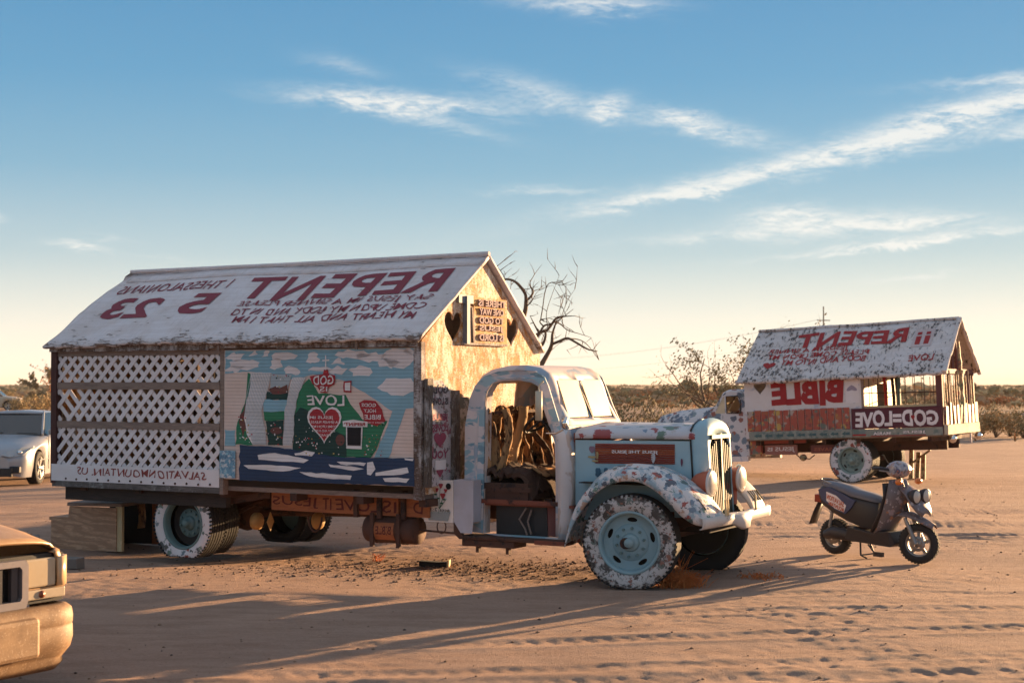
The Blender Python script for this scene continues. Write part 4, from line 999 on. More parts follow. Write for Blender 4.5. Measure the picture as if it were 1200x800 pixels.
        if s < 0:
            m = MB(); text_on(m, 'JESUS THE JESUS', -.36, .10, 1.292, 1.332, lambda a, b: Vector((a, -(hsec(a)[0] + .024), b)), bold=.02); m.fine('louvre_lettering', m_white, lo)
            # painted blooms on the blue bonnet side
            m = MB()
            def bl(cx, cz, sx, sz, mi, n=12): m.add([Vector((cx + sx * math.cos(q), -(hsec(cx)[0] + .0155 + mi * .0006), cz + sz * math.sin(q) * (1 + .2 * math.sin(3 * q)))) for q in np.linspace(0, 6.28, n + 1)[:-1]], [tuple(range(n))], mi)
            bl(-.56, 1.34, .035, .035, 0); bl(-.56, 1.26, .05, .012, 1); bl(-.53, 1.22, .04, .01, 1); bl(-.51, 1.28, .018, .04, 1); bl(-.47, 1.08, .07, .03, 2); bl(-.42, 1.11, .025, .05, 2); bl(-.50, 1.12, .03, .035, 2); bl(.17, 1.13, .05, .014, 3); bl(.26, 1.05, .04, .02, 2); bl(.36, 1.0, .05, .03, 2); bl(.05, 1.26, .025, .05, 4); bl(.33, 1.22, .012, .04, 3)
            m.fine('painted_blooms', [plain('bloom_mauve', (.25, .16, .22)), plain('bloom_ochre', (.42, .32, .16)), plain('bloom_blue', (.05, .13, .20)), plain('bloom_plum', (.16, .05, .09)), plain('bloom_white', (.55, .53, .54))], bs)
    # radiator shell
    m = MB(); rows = []
    def arch(w, zt, zb_, n=9):
        pts = [(-w, zb_), (-w, (zb_ + zt) / 2), (-w, zt - .17)]
        for k in range(1, n): a = math.pi - math.pi * k / n; pts.append((w * math.cos(a), zt - .17 + .17 * math.sin(a) ** .8))
        return pts + [(w, zt - .17), (w, (zb_ + zt) / 2), (w, zb_)]
    for (x, w, zt) in ((.44, .385, 1.63), (.50, .38, 1.645), (.545, .345, 1.63), (.565, .30, 1.59), (.57, .265, 1.50)):
        rows.append([(x + (1.1 - max(z, .7)) * .06, y, z) for y, z in arch(w, zt, .64)])
    m.grid(rows); m.build('radiator_shell', m_hood, P, solid=.012)
    m = MB(); rows = [[(x_ + (1.1 - max(z, .7)) * .06, y, z) for y, z in arch(w_, zt_, .64)] for x_, w_, zt_ in ((.425, .39, 1.635), (.443, .39, 1.64))]; m.grid(rows); m.build('shell_bead', m_steer, P, solid=.01)
    m = MB(); m.add([(.54 + (1.1 - z) * .06, y, z) for y, z in ((-.27, .66), (.27, .66), (.27, 1.46), (.0, 1.52), (-.27, 1.46))], [(0, 1, 2, 3, 4)]); m.build('radiator_core', m_dark, P, solid=.01)
    for k in range(11):
        y = -.245 + k * .049; zt = 1.47 - .12 * abs(y) / .25
        m = MB(); m.bar((.575 + (1.1 - .67) * .06, y * .92, .67), (.575 + (1.1 - zt) * .06, y, zt), .014, .018, (1, 0, 0)); m.build('grille_bar', m_grille, P)
    m = MB(); m.bar((.60, 0, .66), (.572, 0, 1.5), .03, .02, (1, 0, 0)); m.bx(.555, .585, -.25, .25, 1.45, 1.49); m.build('grille_frame', plain('dark_green_trim', (.05, .09, .06), .5), P)
    # front wings
    top = [(-.705, .38), (-.66, .62), (-.565, .84), (-.36, 1.07), (-.16, 1.155), (.02, 1.175), (.20, 1.15), (.38, 1.07), (.54, .96), (.67, .84), (.75, .72), (.77, .66)]
    lip = [(-.70, .37), (-.62, .56), (-.50, .75), (-.30, .955), (-.13, 1.03), (.0, 1.052), (.16, 1.035), (.33, .945), (.46, .82), (.56, .72), (.65, .66), (.72, .64)]
    n = 34; Tp = smooth_curve([Vector((a, 0, b)) for a, b in top], n); Lp = smooth_curve([Vector((a, 0, b)) for a, b in lip], n)
    for s in (-1, 1):
        rows = []
        for i in range(n):
            t, l = Tp[i], Lp[i]; f = i / (n - 1); inn = .64 - .28 * f; out = .985 - .14 * max(0, (f - .6) / .4) ** 1.7
            rows.append([Vector((l.x, s * out, l.z)), Vector((l.x * .7 + t.x * .3, s * (out + .004), l.z * .6 + t.z * .4)), Vector((t.x * .8 + l.x * .2, s * (out - .035), l.z * .2 + t.z * .8)), Vector((t.x, s * (out - .11), t.z)),
                         Vector((t.x + .0, s * (out * .6 + inn * .4), t.z + .028)), Vector((t.x + .01, s * (inn + .06), t.z + .01)), Vector((t.x + .02, s * inn, t.z - .04))])
        m = MB(); m.grid(rows); wg = m.build('front_wing', m_fender if s < 0 else m_nose, P, solid=.012)
        # slots pressed in the nose
        for k in range(5):
            m = MB(); m.bar((.655, s * (.54 + .06 * k), .885), (.735, s * (.54 + .06 * k), .785), .014, .014); m.build('wing_slot', m_dark, wg)
        # headlamps
        hx, hy, hz = .62, s * .40, 1.015
        m = MB(); prof_h = [(0, -.20), (.05, -.185), (.09, -.14), (.115, -.07), (.125, 0), (.128, .012)]
        MM = Matrix.Translation((hx, hy, hz)) @ Matrix.Rotation(R(-90), 4, 'Z') @ Matrix.Rotation(0, 4, 'X')
        m.lathe(prof_h, 28, MM); m.tube([(hx - .06, hy, hz - .1), (hx - .05, hy - s * .02, hz - .26)], .03, 8); hl = m.build('headlamp', m_orangepaint, P)
        m = MB(); m.lathe([(.132, .008), (.134, .02), (.125, .03), (.115, .032)], 28, MM); m.tube([(hx - .03, hy, hz + .125), (hx - .01, hy, hz + .145), (hx + .02, hy, hz + .13)], .014, 6); m.build('lamp_ring', m_bumper, hl)
        m = MB(); m.lathe([(.118, .028), (.09, .040), (.05, .048), (0, .05)], 24, MM); m.build('lens', m_lens, hl)
    # bumper: bowed bar with a pressed middle
    m = MB(); rows = []
    for k in range(33):
        y = -.92 + 1.84 * k / 32; c = math.exp(-((y - .03) / .16) ** 4)
        x = .79 - .04 * (abs(y) / .92) ** 2 + .05 * c; dz = -.03 * c; hh = .062 + .03 * c
        rows.append([(x - .02, y, .66 + dz + hh), (x + .012, y, .66 + dz + hh * .8), (x + .02, y, .66 + dz), (x + .012, y, .66 + dz - hh * .8), (x - .02, y, .66 + dz - hh)])
    m.grid(rows, smooth=True); m.build('bumper', m_bumper, P, solid=.012)
    for yy in (-.42, -.36, .40):
        m = MB(); m.tube([(.80, yy, .70), (.79, yy, .86)], .012, 6); m.build('bumper_post', m_cream, P)
    m = MB(); m.bar((.2, -.42, .62), (.76, -.5, .64), .05, .08); m.bar((.2, .42, .62), (.76, .5, .64), .05, .08); m.split('bumper_iron', m_rust, P)
    m = MB(); m.bx(.2, .6, -.36, .36, .52, .70); m.bx(-.55, .35, -.25, .25, .55, 1.15); m.build('engine_block', m_dark, P)
    m = MB(); m.bx(-.64, .5, -.80, -.42, 1.0, 1.01); m.bx(-.64, .5, .42, .80, 1.0, 1.01); m.build('inner_wing', m_dark, P)
build_truck()

# ================================================================== second house truck, parked behind
T2 = thing('house_truck', 'smaller painted house truck farther back, railed open porch end and red slats', 'truck', (7.44, 31.24, 0), (0, R(-2.5), R(-31)))
def build_truck2():
    P = T2; x0, x1, y0, y1, zt = -2.18, 1.93, -1.2, 1.3, 2.15
    ex = (-1.34, 2.165); rg = (.08, 3.24); Lr = math.hypot(rg[0] - ex[0], rg[1] - ex[1])
    rr = random.Random(4)
    def slope(s):
        rows = []
        for j in range(15):
            t = j / 14; row = []
            for i in range(110):
                x = -2.30 + (4.32) * i / 109
                y = ex[0] * (1 - t) + rg[0] * t; z = ex[1] + (rg[1] - ex[1]) * t
                z += rr.uniform(-.003, .003) + (.018 * abs(math.sin(x * 9.5)) * -1 if j == 0 else 0) + .012 * math.sin(x * 3 + t * 4)
                y += (.02 * math.sin(x * 19) if j == 0 else 0)
                if s > 0: y = 2 * rg[0] - y
                row.append((x, y, z))
            rows.append(row)
        m = MB(); m.grid(rows); return m.build('roof_slope', m_roof2, P, solid=.05)
    ns = slope(-1); slope(1)
    m = MB(); m.tube([(-2.3, .08, 3.26), (0, .08, 3.25), (2.03, .08, 3.265)], .03, 6); m.build('ridge_cap', m_roof2, P)
    def T(a, b, o=.014):
        f = b / Lr; return Vector((a, ex[0] * (1 - f) + rg[0] * f, ex[1] + (rg[1] - ex[1]) * f + .012 * math.sin(a * 3 + f * 4))) + Vector((0, -.6, .8)) * o
    for s_, a0, a1, b0, b1, bold in (('REPENT', -1.30, 1.06, 1.05, 1.56, .03), ('JESUS IM A SINNER', -1.85, -.10, .86, 1.06, .012), ('PLEASE COME UPON MY', -1.82, .37, .70, .87, .012), ('BODY AND INTO MY', -1.46, .35, .47, .67, .012), ('LOVE', 1.24, 1.75, .40, .61, .012)):
        m = MB(); text_on(m, s_, a0, a1, b0, b1, T, bold=bold, jit=.05 if bold < .03 else 0); (m.split if bold > .02 else m.fine)('letter' if bold > .02 else 'small_lettering', m_redb, ns)
    m = MB(); vs, fs = flat([heart(-1.70, .45, .28, .24)]); m.add([T(x, y) for x, y, z in vs], fs); m.build('painted_heart', m_redb, ns)
    m = MB(); vs, fs = flat([[(1.20, .88), (1.60, .88), (1.62, 1.46), (1.22, 1.47)]]); m.add([T(x, y, .010) for x, y, z in vs], fs); m.build('painted_square', worn('pink_square', (.58, .48, .48), (.3, .2, .2), .28), ns)
    for xx in (1.32, 1.50):
        m = MB(); m.add([T(xx - .05, .95, .015), T(xx + .05, .95, .015), T(xx + .055, 1.22, .015), T(xx - .055, 1.22, .015)], [(0, 1, 2, 3)]); m.add([T(xx - .045, 1.27, .015), T(xx + .045, 1.27, .015), T(xx + .045, 1.36, .015), T(xx - .045, 1.36, .015)], [(0, 1, 2, 3)]); m.split('painted_mark', m_redb, ns)
    # lumpy eave trim
    m = MB(); m.tube([(-2.3 + 4.3 * k / 60, ex[0] - .01 + rr.uniform(-.012, .012), ex[1] - .03 + rr.uniform(-.012, .012)) for k in range(61)], [.035 + rr.uniform(0, .02) for k in range(61)], 7); m.build('eave_trim', m_roof2, P)
    # walls of the closed half, with a heart hole
    vs, fs = flat([[(x0, .95), (.35, .95), (.35, zt), (x0, zt)], heart(-1.83, 2.0, .28, .29)], .04); m = MB(); m.add([(x, y0 + z, y) for x, y, z in vs], fs); w = m.build('wall', m_wall2, P)
    m = MB(); text_on(m, 'BIBLE', -1.58, -.04, 1.62, 2.12, lambda a, b: Vector((a, y0 - .028, b)), bold=.055); m.split('letter', m_redb, w)
    m = MB(); m.add([Vector((-.02 + .16 + .11 * math.cos(q), y0 - .027, 1.93 + .05 * math.sin(q) - .05 * abs(math.cos(q)))) for q in np.linspace(0, 6.28, 17)[:-1]], [tuple(range(16))]); m.build('painted_mark', plain('mauve_mark', (.36, .30, .38)), w)
    m = MB(); m.bx(-.02 + .03, -.02 + .30, y0 - .026, y0 - .022, 1.62, 2.08); m.build('painted_square', m_white, w)
    m = MB(); m.bx(x0, .35, y1 - .03, y1, .95, zt); m.build('wall', m_wall2, P)
    vs, fs = flat([[(y0, .95), (y1, .95), (y1, zt), (rg[0], 3.18), (y0, zt)]], .03); m = MB(); m.add([(x0 + .02 + z, x, y) for x, y, z in vs], fs); m.build('gable_wall', m_wall2, P)
    vs, fs = flat([[(y0, .95), (y1, .95), (y1, zt), (y0, zt)], [(-.3, .98), (.4, .98), (.4, 2.0), (-.3, 2.0)]], .03); m = MB(); m.add([(.35 + z, x, y) for x, y, z in vs], fs); m.build('inner_wall', dabs('tan_inner_wall', (.50, .38, .26), [(.35, .07, .05), (.10, .2, .2), (.5, .35, .1)], 6, .4, .5, wear=.25), P)  # tan base coat with coloured dabs
    # red vertical slats, fourteen side by side
    for k in range(14):
        xa = -2.12 + k * .158; m = MB(); m.bx(xa, xa + .138, y0 - .055, y0 - .025, 1.10 + rr.uniform(-.01, .01), 1.525 + rr.uniform(-.012, .012), jit=.003); m.build('slat', m_slat, P)
    m = MB(); m.bx(-2.09, .12, y0 - .075, y0 - .02, .925, 1.085, jit=.003); st = m.build('arrow_board', m_strip, P)
    for k in range(9):
        xa = -1.98 + k * .235; m = MB(); z = 1.005; y = y0 - .08
        m.add([(xa, y, z), (xa + .09, y, z + .05), (xa + .07, y, z + .015), (xa + .17, y, z + .03), (xa + .17, y, z - .03), (xa + .07, y, z - .015), (xa + .09, y, z - .05)], [(0, 6, 5, 4, 3, 2, 1)]); m.build('painted_arrow', plain('arrow_teal', (.05, .12, .13)) if 'arrow_teal' not in MATS else MATS['arrow_teal'], st)
    # maroon sign
    m = MB(); m.bx(.12, 1.93, y0 - .07, y0 - .03, 1.09, 1.50, jit=.003); sg = m.build('sign_board', m_maroon, P)
    m = MB(); text_on(m, 'GOD=LOVE', .20, 1.86, 1.125, 1.44, lambda a, b: Vector((a, y0 - .075, b)), bold=.04); m.split('letter', m_signwhite, sg)
    m = MB(); vs, fs = flat([heart(1.365, 1.283, .075, .11)]); m.add([(x, y0 - .078, y) for x, y, z in vs], fs); m.build('painted_heart', m_redb, sg)
    m = MB(); m.bx(.12, 1.93, y0 - .06, y0 - .02, .93, 1.085, jit=.003); s2_ = m.build('lower_board', m_strip, P)
    m = MB(); text_on(m, 'JESUS', 1.15, 1.60, .965, 1.03, lambda a, b: Vector((a, y0 - .065, b)), bold=.02); text_on(m, 'MARIA', .55, .90, .96, 1.02, lambda a, b: Vector((a, y0 - .065, b)), bold=.02); m.fine('small_lettering', m_white, s2_)
    m = MB(); m.bx(.13, .40, y0 - .075, y0 - .06, .955, .985); m.bx(.5, 1.6, y0 - .072, y0 - .06, .935, .948); m.split('painted_bar', m_redb, s2_)
    # posts and window rails of the open half
    def post(a0, a1, b0, b1, c0, c1, mat, n='post'):
        m = MB(); m.bx(a0, a1, b0, b1, c0, c1, jit=.006); return m.build(n, mat, P)
    m_post = worn('maroon_post', (.13, .045, .045), (.05, .03, .03), .3, 9, .3)
    post(1.83, 1.95, y0 - .02, y0 + .08, .95, 2.15, m_post); post(1.83, 1.95, y1 - .08, y1, .95, 2.15, m_post); post(.33, .38, y0 - .03, y0 + .04, 1.5, 2.15, m_rail)
    post(1.06, 1.11, y0, y0 + .05, 1.5, 2.15, MATS['dark_green_trim']); post(.38, 1.83, y0 - .01, y0 + .03, 1.50, 1.54, m_cream, 'rail')
    for s_ in (y0 + .01, y1 - .03):
        m = MB(); m.tube([(.38, s_, 1.80), (1.85, s_, 1.78)], .010, 5); m.build('bar_rail', m_rust, P)
        for k in range(8):
            xx = .48 + k * .185
            m = MB(); m.tube([(xx, s_, 1.52), (xx + .004, s_, 2.12)], .008, 5); m.build('window_bar', m_rust, P)
    for xx, mt in ((.62, m_redb), (.78, m_dark), (.86, MATS['dark_green_trim'])):
        m = MB(); m.tube([(xx, -.55, .95), (xx + .01, -.55, 1.7), (xx - .01, -.55, 2.12)], .035, 7); m.build('inner_post', mt, P)
    m = MB(); m.bx(1.05, 1.9, y1 - .06, y1 - .03, .95, 1.30); m.build('far_panel', m_maroon, P)
    # rear end: porch posts, ornament column, low fence and beam
    for yy, r_, mt in ((-.62, .04, m_post), (.0, .045, m_gold), (.18, .09, m_gold), (.36, .045, m_post), (.78, .05, m_post)):
        m = MB(); m.tube([(1.93, yy + rr.uniform(-.01, .01), 1.0 + k * .15) for k in range(9)], [r_ * rr.uniform(.75, 1.2) for _ in range(9)], 8); m.build('porch_post', mt, P)
    m = MB(); m.tube([(1.93, .18, 2.1 + k * .13) for k in range(8)], [.09, .07, .08, .06, .06, .05, .04, .03], 8); m.build('ornament', m_gold, P)
    for k in range(13):
        yy = -1.08 + k * .19
        m = MB(); m.tube([(1.95, yy, 1.1), (1.95, yy + .01, 1.52), (1.95, yy, 2.1)], [.013, .014, .009], 5); m.build('porch_bar', m_gold, P)
    for k in range(9):
        yy = -1.1 + k * .285
        m = MB(); m.bx(1.96, 1.985, yy, yy + rr.uniform(.13, .2), 1.12, rr.uniform(1.46, 1.56), jit=.012); m.build('fence_board', m_slat if k % 3 != 1 else m_gold, P)
    m = MB(); m.bx(1.95, 2.03, y0 - .02, y1, .93, 1.12, jit=.006); m.build('end_beam', worn('crusted_end_beam', (.58, .48, .36), (.3, .12, .06), .38, 16, .4, .8, .02), P)
    for yy in (-.9, 1.15):
        m = MB(); m.lathe([(0, -.09), (.055, -.07), (.085, 0), (.055, .07), (0, .09)], 16, Matrix.Translation((2.02, yy, .84))); m.build('hanging_ball', m_chrome, P)
    m = MB(); m.tube([(2.0, .6, .93), (2.0, .6, .72)], .02, 6); m.build('hanging_pipe', m_white, P)
    # gable barge and king post
    for s_ in (-1, 1):
        m = MB(); m.tube([(2.03, rg[0] + s_ * 1.40 * (1 - f), 2.14 + 1.10 * f + rr.uniform(-.012, .012)) for f in np.linspace(0, 1, 14)], [.04 + rr.uniform(0, .02) for _ in range(14)], 7); m.build('bargeboard', m_roof2, P)
    post(1.90, 1.95, .03, .13, 2.15, 3.12, m_post, 'king_post'); post(1.88, 1.94, y0, y1, 2.13, 2.22, m_post, 'tie_beam')
    for k in range(6):
        yy = -.85 + k * .33; m = MB(); top = 3.12 - abs(yy + .1 - rg[0]) * .80; m.bx(1.70, 1.73, yy, yy + .18, 2.2, max(2.25, top - .06), jit=.004); m.build('gable_board', m_post, P)
    m = MB(); m.bx(x0, x1, y0 + .02, y1 - .02, .90, .95); m.build('deck', m_rail, P)
    # chassis and boards under the deck
    for yy in (-.45, .45):
        m = MB(); m.bx(-4.2, 1.8, yy - .04, yy + .04, .62, .80); m.build('chassis_rail', m_rust, P)
    for k in range(6):
        m = MB(); xx = -2.0 + k * .72; m.bx(xx, xx + .08, -1.15, 1.15, .80, .90); m.build('cross_member', m_rust, P)
    m = MB(); m.bx(-1.85, -1.15, -1.02, -.97, .60, .80, jit=.004); jb = m.build('lettered_board', worn('pale_red_board', (.36, .16, .13), (.15, .07, .05), .3), P)
    m = MB(); text_on(m, 'JESUS IS', -1.80, -1.20, .65, .76, lambda a, b: Vector((a, -1.025, b)), bold=.02); m.fine('small_lettering', m_white, jb)
    m = MB(); m.bx(-.85, -.30, -1.02, -.97, .61, .78, jit=.004); jb = m.build('lettered_board', worn('dark_red_board', (.20, .06, .05), (.1, .05, .04), .3), P)
    m = MB(); text_on(m, 'SAVES', -.78, -.40, .66, .73, lambda a, b: Vector((a, -1.025, b)), bold=.02); m.fine('small_lettering', m_orangepaint, jb)
    m = MB(); m.bx(-1.85, -.95, -1.05, -1.0, .83, .90, jit=.004); m.build('rust_strip', m_louv, P)
    m = MB(); m.bx(-2.15, -1.92, -1.10, -.98, .62, .90, jit=.01); m.build('striped_panel', m_slat, P)
    m = MB(); m.tube([(-1.2, -.95, .60), (-1.1, -.98, .52), (-.9, -.98, .50), (-.8, -.95, .58)], .012, 5); m.build('hanging_wire', m_rust, P)
    m = MB(); m.lathe([(0, -.05), (.07, -.03), (.07, .03), (0, .05)], 12, Matrix.Translation((-1.05, -.95, .53))); m.build('brass_fitting', m_gold, P)
    m = MB(); m.tube([(.05, -.9, .43), (.05, .9, .43)], .06, 8); m.build('axle', m_rust, P)
    zc = .455
    make_wheel(P, (.02, -1.02, zc), .45, .24, .27, m_tyrew, worn('pale_green_rim', (.28, .36, .33), (.12, .08, .06), .26, 8, .35, .5), holes=5, dish=.13, label='whitewashed rear tyre on a pale green rim')
    make_wheel(P, (.02, -.74, zc), .44, .23, .27, m_tyre, m_rimd, rim=False)
    make_wheel(P, (.02, 1.02, zc), .45, .24, .27, m_tyre, m_rimd, side=1)
    make_wheel(P, (-3.75, -.80, .60), .42, .22, .27, m_tyrew, m_rim); make_wheel(P, (-3.75, .80, .60), .42, .22, .27, m_tyre, m_rim, side=1)
    # ---- cab (front looks to -x)
    F = Matrix.Rotation(math.pi, 4, 'Z')
    prof = [(2.22, .55), (2.24, 1.0), (2.27, 1.4), (2.30, 1.7), (2.36, 1.90), (2.46, 1.985), (2.60, 2.01), (2.72, 1.995), (2.82, 1.95), (2.86, 1.90), (3.10, 1.54), (3.16, 1.50), (3.20, 1.2), (3.20, .6)]
    def sk(j, v): return j == 9 and .03 < abs(v) < .62
    m = MB(); shell(m, prof, .90, .12, [-.62, -.03, .03, .62], sk, T=F); m.build('cab_shell', m_fender2, P, solid=.02)
    fullo = [(2.24, .55), (2.26, 1.2), (2.32, 1.7), (2.40, 1.88), (2.50, 1.94), (2.62, 1.96), (2.74, 1.94), (2.84, 1.86), (3.08, 1.52), (3.18, 1.46), (3.18, .55)]
    win = [(2.40, 1.49), (2.40, 1.78), (2.46, 1.86), (2.72, 1.86), (2.72, 1.5)]; vent = [(2.76, 1.5), (2.76, 1.86), (2.80, 1.84), (3.0, 1.5)]
    for s in (-1, 1):
        vs, fs = flat([fullo, win, vent], .02); m = MB(); m.add([F @ Vector((x, s * (.905 + z), y)) for x, y, z in vs], fs); cs = m.build('door', m_fender2, P)
        m = MB(); vs, fs = flat([vent]); m.add([F @ Vector((x, s * .905, y)) for x, y, z in vs], fs); m.build('vent_pane', MATS['dusty_glass'], cs)
        m = MB(); m.tube([F @ Vector((a, s * .92, b)) for a, b in win + [win[0]]], .012, 5); m.build('window_rubber', m_steer, cs)
        m = MB(); m.bx(-3.15, -2.25, s * .93 - .06, s * .93 + .06, .47, .58, jit=.004); m.build('running_board', m_bluecard if False else MATS['blue_white_wall'], P)
    for s in (-1, 1):
        m = MB(); m.add([F @ Vector(p) for p in ((2.865, s * .03, 1.89), (2.865, s * .61, 1.89), (3.10, s * .61, 1.54), (3.10, s * .03, 1.54))], [(0, 1, 2, 3)]); m.build('windscreen_pane', MATS['dusty_glass'], P, solid=.005)
    m = MB(); m.bx(-2.6, -2.3, -.75, .75, 1.0, 1.45, jit=.02); m.build('seat_back', m_dark, P)
    # bonnet and wings
    m = MB(); rows = []
    for x in np.linspace(3.17, 4.52, 9):
        f = (x - 3.17) / 1.35; w_ = .86 - .30 * f ** .8; zt_ = 1.66 - .10 * f - .10 * max(0, f - .8) * 5 * .5
        rows.append([F @ Vector((x, y, z)) for y, z in ((-w_, .9), (-w_, 1.22 - .05 * f), (-w_ * .95, 1.44 - .06 * f), (-w_ * .7, zt_ - .04), (0, zt_), (w_ * .7, zt_ - .04), (w_ * .95, 1.44 - .06 * f), (w_, 1.22 - .05 * f), (w_, .9))])
    m.grid(rows); rows_end = rows[-1]; m.poly(rows_end); m.build('bonnet', m_fender2, P, solid=.01)
    for s in (-1, 1):
        m = MB(); rows = []
        for k in range(21):
            a = math.pi * k / 20; cx, cz = 3.75 + .72 * math.cos(a), .66 + .50 * math.sin(a) ** .7
            l = (3.75 + .50 * math.cos(a), .62 + .42 * math.sin(a))
            rows.append([F @ Vector((l[0], s * .96, l[1])), F @ Vector(((l[0] + cx) / 2, s * .965, (l[1] + cz) / 2 + .02)), F @ Vector((cx, s * .88, cz)), F @ Vector((cx, s * .60, cz + .03))])
        m.grid(rows); m.build('front_wing', m_fender2, P, solid=.01)
    m = MB(); m.bx(-4.62, -4.55, -.9, .9, .62, .78); m.build('bumper', m_bumper, P, bevel=.02)
build_truck2()
# crusted wooden prop under the rear of the second truck
def prop_stand():
    t = thing('prop_stand', 'sunlit yellow board prop standing under the rear deck of the far truck', 'prop', (8.75, 31.7, gz(8.75, 31.7)), (0, 0, R(-31)))
    for k in range(3):
        m = MB(); m.bar((-.30 + k * .13, 0, 0), (-.27 + k * .12 + rnd.uniform(-.03, .03), .02, .62 - .05 * k), .09, .04, (0, 1, 0)); m.build('board', m_gold, t)
    m = MB(); m.bar((-.6, .05, .10), (.1, .05, .62), .05, .04); m.build('brace', m_gold, t)
prop_stand()

# ================================================================== scooter
def build_scooter():
    t = thing('scooter', 'dusty dark motor scooter on its centre stand with twin round headlights', 'scooter', (3.80, 17.57, gz(3.8, 17.57) + .0), (0, 0, R(-49)))
    m_sc = dabs('scooter_dusty_panels', (.12, .11, .13), [(.30, .26, .3), (.10, .09, .12), (.36, .16, .09), (.42, .38, .4)], 14, .4, .45, 24, wear=.28, rough=.45)
    m_blk = plain('scooter_black_plastic', (.035, .031, .034), .5); m_gry = plain('seat_vinyl', (.13, .125, .15), .5); m_blu = plain('scooter_blue', (.04, .06, .14), .4)
    m_al = plain('dull_alloy', (.30, .28, .27), .45, .6); m_amb = plain('amber_lens', (.75, .20, .03), .25, 0, .6)
    m_sctyre = plain('scooter_tyre', (.03, .028, .028), .85)
    for (cx, Rr, w, zc, yaw) in ((0, .205, .12, .215, 0), (1.13, .225, .105, .220, R(16))):
        M = Matrix.Translation((cx, 0, zc)) @ Matrix.Rotation(yaw, 4, 'Z'); h = w / 2
        m = MB(); m.lathe([(Rr * .62, -h * .6), (Rr * .66, -h * .9), (Rr * .82, -h), (Rr * .94, -h * .75), (Rr * .99, -h * .35), (Rr, 0), (Rr * .99, h * .35), (Rr * .94, h * .75), (Rr * .82, h), (Rr * .66, h * .9), (Rr * .62, h * .6)], 36)
        for k in range(36):
            a = 2 * math.pi * k / 36
            for s in (-1, 1): m.box((math.cos(a) * Rr * .975, s * h * .45, math.sin(a) * Rr * .975), (.014, .03, .02), Matrix.Rotation(-a, 3, 'Y'))
        ty = m.build('tyre', m_sctyre, t, M)
        m = MB(); m.lathe([(Rr * .66, -h * .75), (Rr * .58, -h * .7), (Rr * .56, 0), (Rr * .58, h * .7), (Rr * .66, h * .75)], 32); m.lathe([(0, -.05), (.04, -.05), (.045, 0), (.04, .05), (0, .05)], 16)
        for k in range(5):
            a = 2 * math.pi * k / 5 + .3; m.bar((math.cos(a) * .03, -.0, math.sin(a) * .03), (math.cos(a) * Rr * .58, 0, math.sin(a) * Rr * .58), .035, .022, (0, 1, 0))
        m.build('rim', m_al if cx else m_al, ty, M)
        m = MB(); m.lathe([(.05, -.052), (.085, -.053), (.085, -.049), (.05, -.05)], 24); m.build('brake_disc', m_al, ty, M)
    # front mudguard
    def arcrow(cx, cz, r, a0, a1, n, w, drop=.03):
        rows = []
        for k in range(n):
            a = R(a0 + (a1 - a0) * k / (n - 1)); rows.append([(cx + (r - d) * math.cos(a), y, cz + (r - d) * math.sin(a)) for y, d in ((-w, drop), (-w * .8, .008), (0, 0), (w * .8, .008), (w, drop))])
        return rows
    m = MB(); rows = [[(x, y * w, z - abs(y) ** 2 * .045) for y in (-1, -.7, -.3, 0, .3, .7, 1)] for x, z, w in ((.86, .53, .10), (.95, .56, .11), (1.05, .555, .10), (1.15, .52, .09), (1.25, .475, .075), (1.33, .435, .04))]; m.grid(rows); m.build('front_mudguard', m_sc, t, solid=.012)
    for s in (-1, 1):
        m = MB(); m.tube([(1.00, s * .075, .50), (1.06, s * .075, .38), (1.14, s * .078, .215)], [.022, .026, .028], 10); m.build('fork_leg', m_al, t)
    m = MB(); m.tube([(.98, 0, .55), (.86, 0, .98)], .03, 8); m.build('steering_tube', m_blk, t)
    # leg shield
    def lsh(off):
        rows = []
        for (x, z, w) in ((.66, .30, .19), (.72, .36, .20), (.80, .55, .21), (.85, .70, .22), (.86, .82, .20), (.83, .92, .13)):
            rows.append([(x + off + .16 * (1 - abs(y) ** 1.6) * (.9 if z > .4 else .5), y * w, z) for y in (-1, -.75, -.4, 0, .4, .75, 1)])
        return rows
    m = MB(); m.grid(lsh(.0)); m.build('leg_shield', m_sc, t, solid=.03)
    m = MB(); m.grid([[(x, y * .205, z) for y in (-1, -.5, 0, .5, 1)] for x, z in ((.64, .32), (.76, .56), (.82, .74), (.81, .88))]); m.build('inner_shield', m_blk, t, solid=.02)
    m = MB(); rows = [[(x, y * w, z - .04 * abs(y) ** 2) for y in (-1, -.6, 0, .6, 1)] for x, z, w in ((.95, .86, .12), (1.05, .80, .16), (1.13, .70, .17), (1.18, .62, .14), (1.22, .56, .08))]; m.grid(rows); m.build('nose_cowl', m_sc, t, solid=.02)
    for s in (-1, 1):
        M = Matrix.Translation((1.16, s * .095, .745)) @ Matrix.Rotation(R(90), 4, 'Z')
        m = MB(); m.lathe([(0, .10), (.05, .09), (.078, .03), (.082, -.012), (.072, -.016)], 24, M); hl = m.build('headlight', m_blk, t)
        m = MB(); m.lathe([(.073, -.010), (.04, -.024), (0, -.028)], 20, M); m.build('lens', m_lens, hl)
        m = MB(); m.lathe([(0, -.045), (.03, -.03), (.036, 0), (.03, .03), (0, .045)], 12, Matrix.Translation((.98 + (.04 if s > 0 else 0), s * .16, .90))); m.build('turn_signal', m_amb, t)
    # handlebar cover and bars
    m = MB(); rows = []
    for k in range(9):
        y = -.15 + .30 * k / 8; q = 1 - (abs(y) / .17) ** 2 * .6
        rows.append([(.87 + .13 * math.cos(a) * q, y, 1.03 + .10 * math.sin(a) * q) for a in np.linspace(0, 2 * math.pi, 15)])
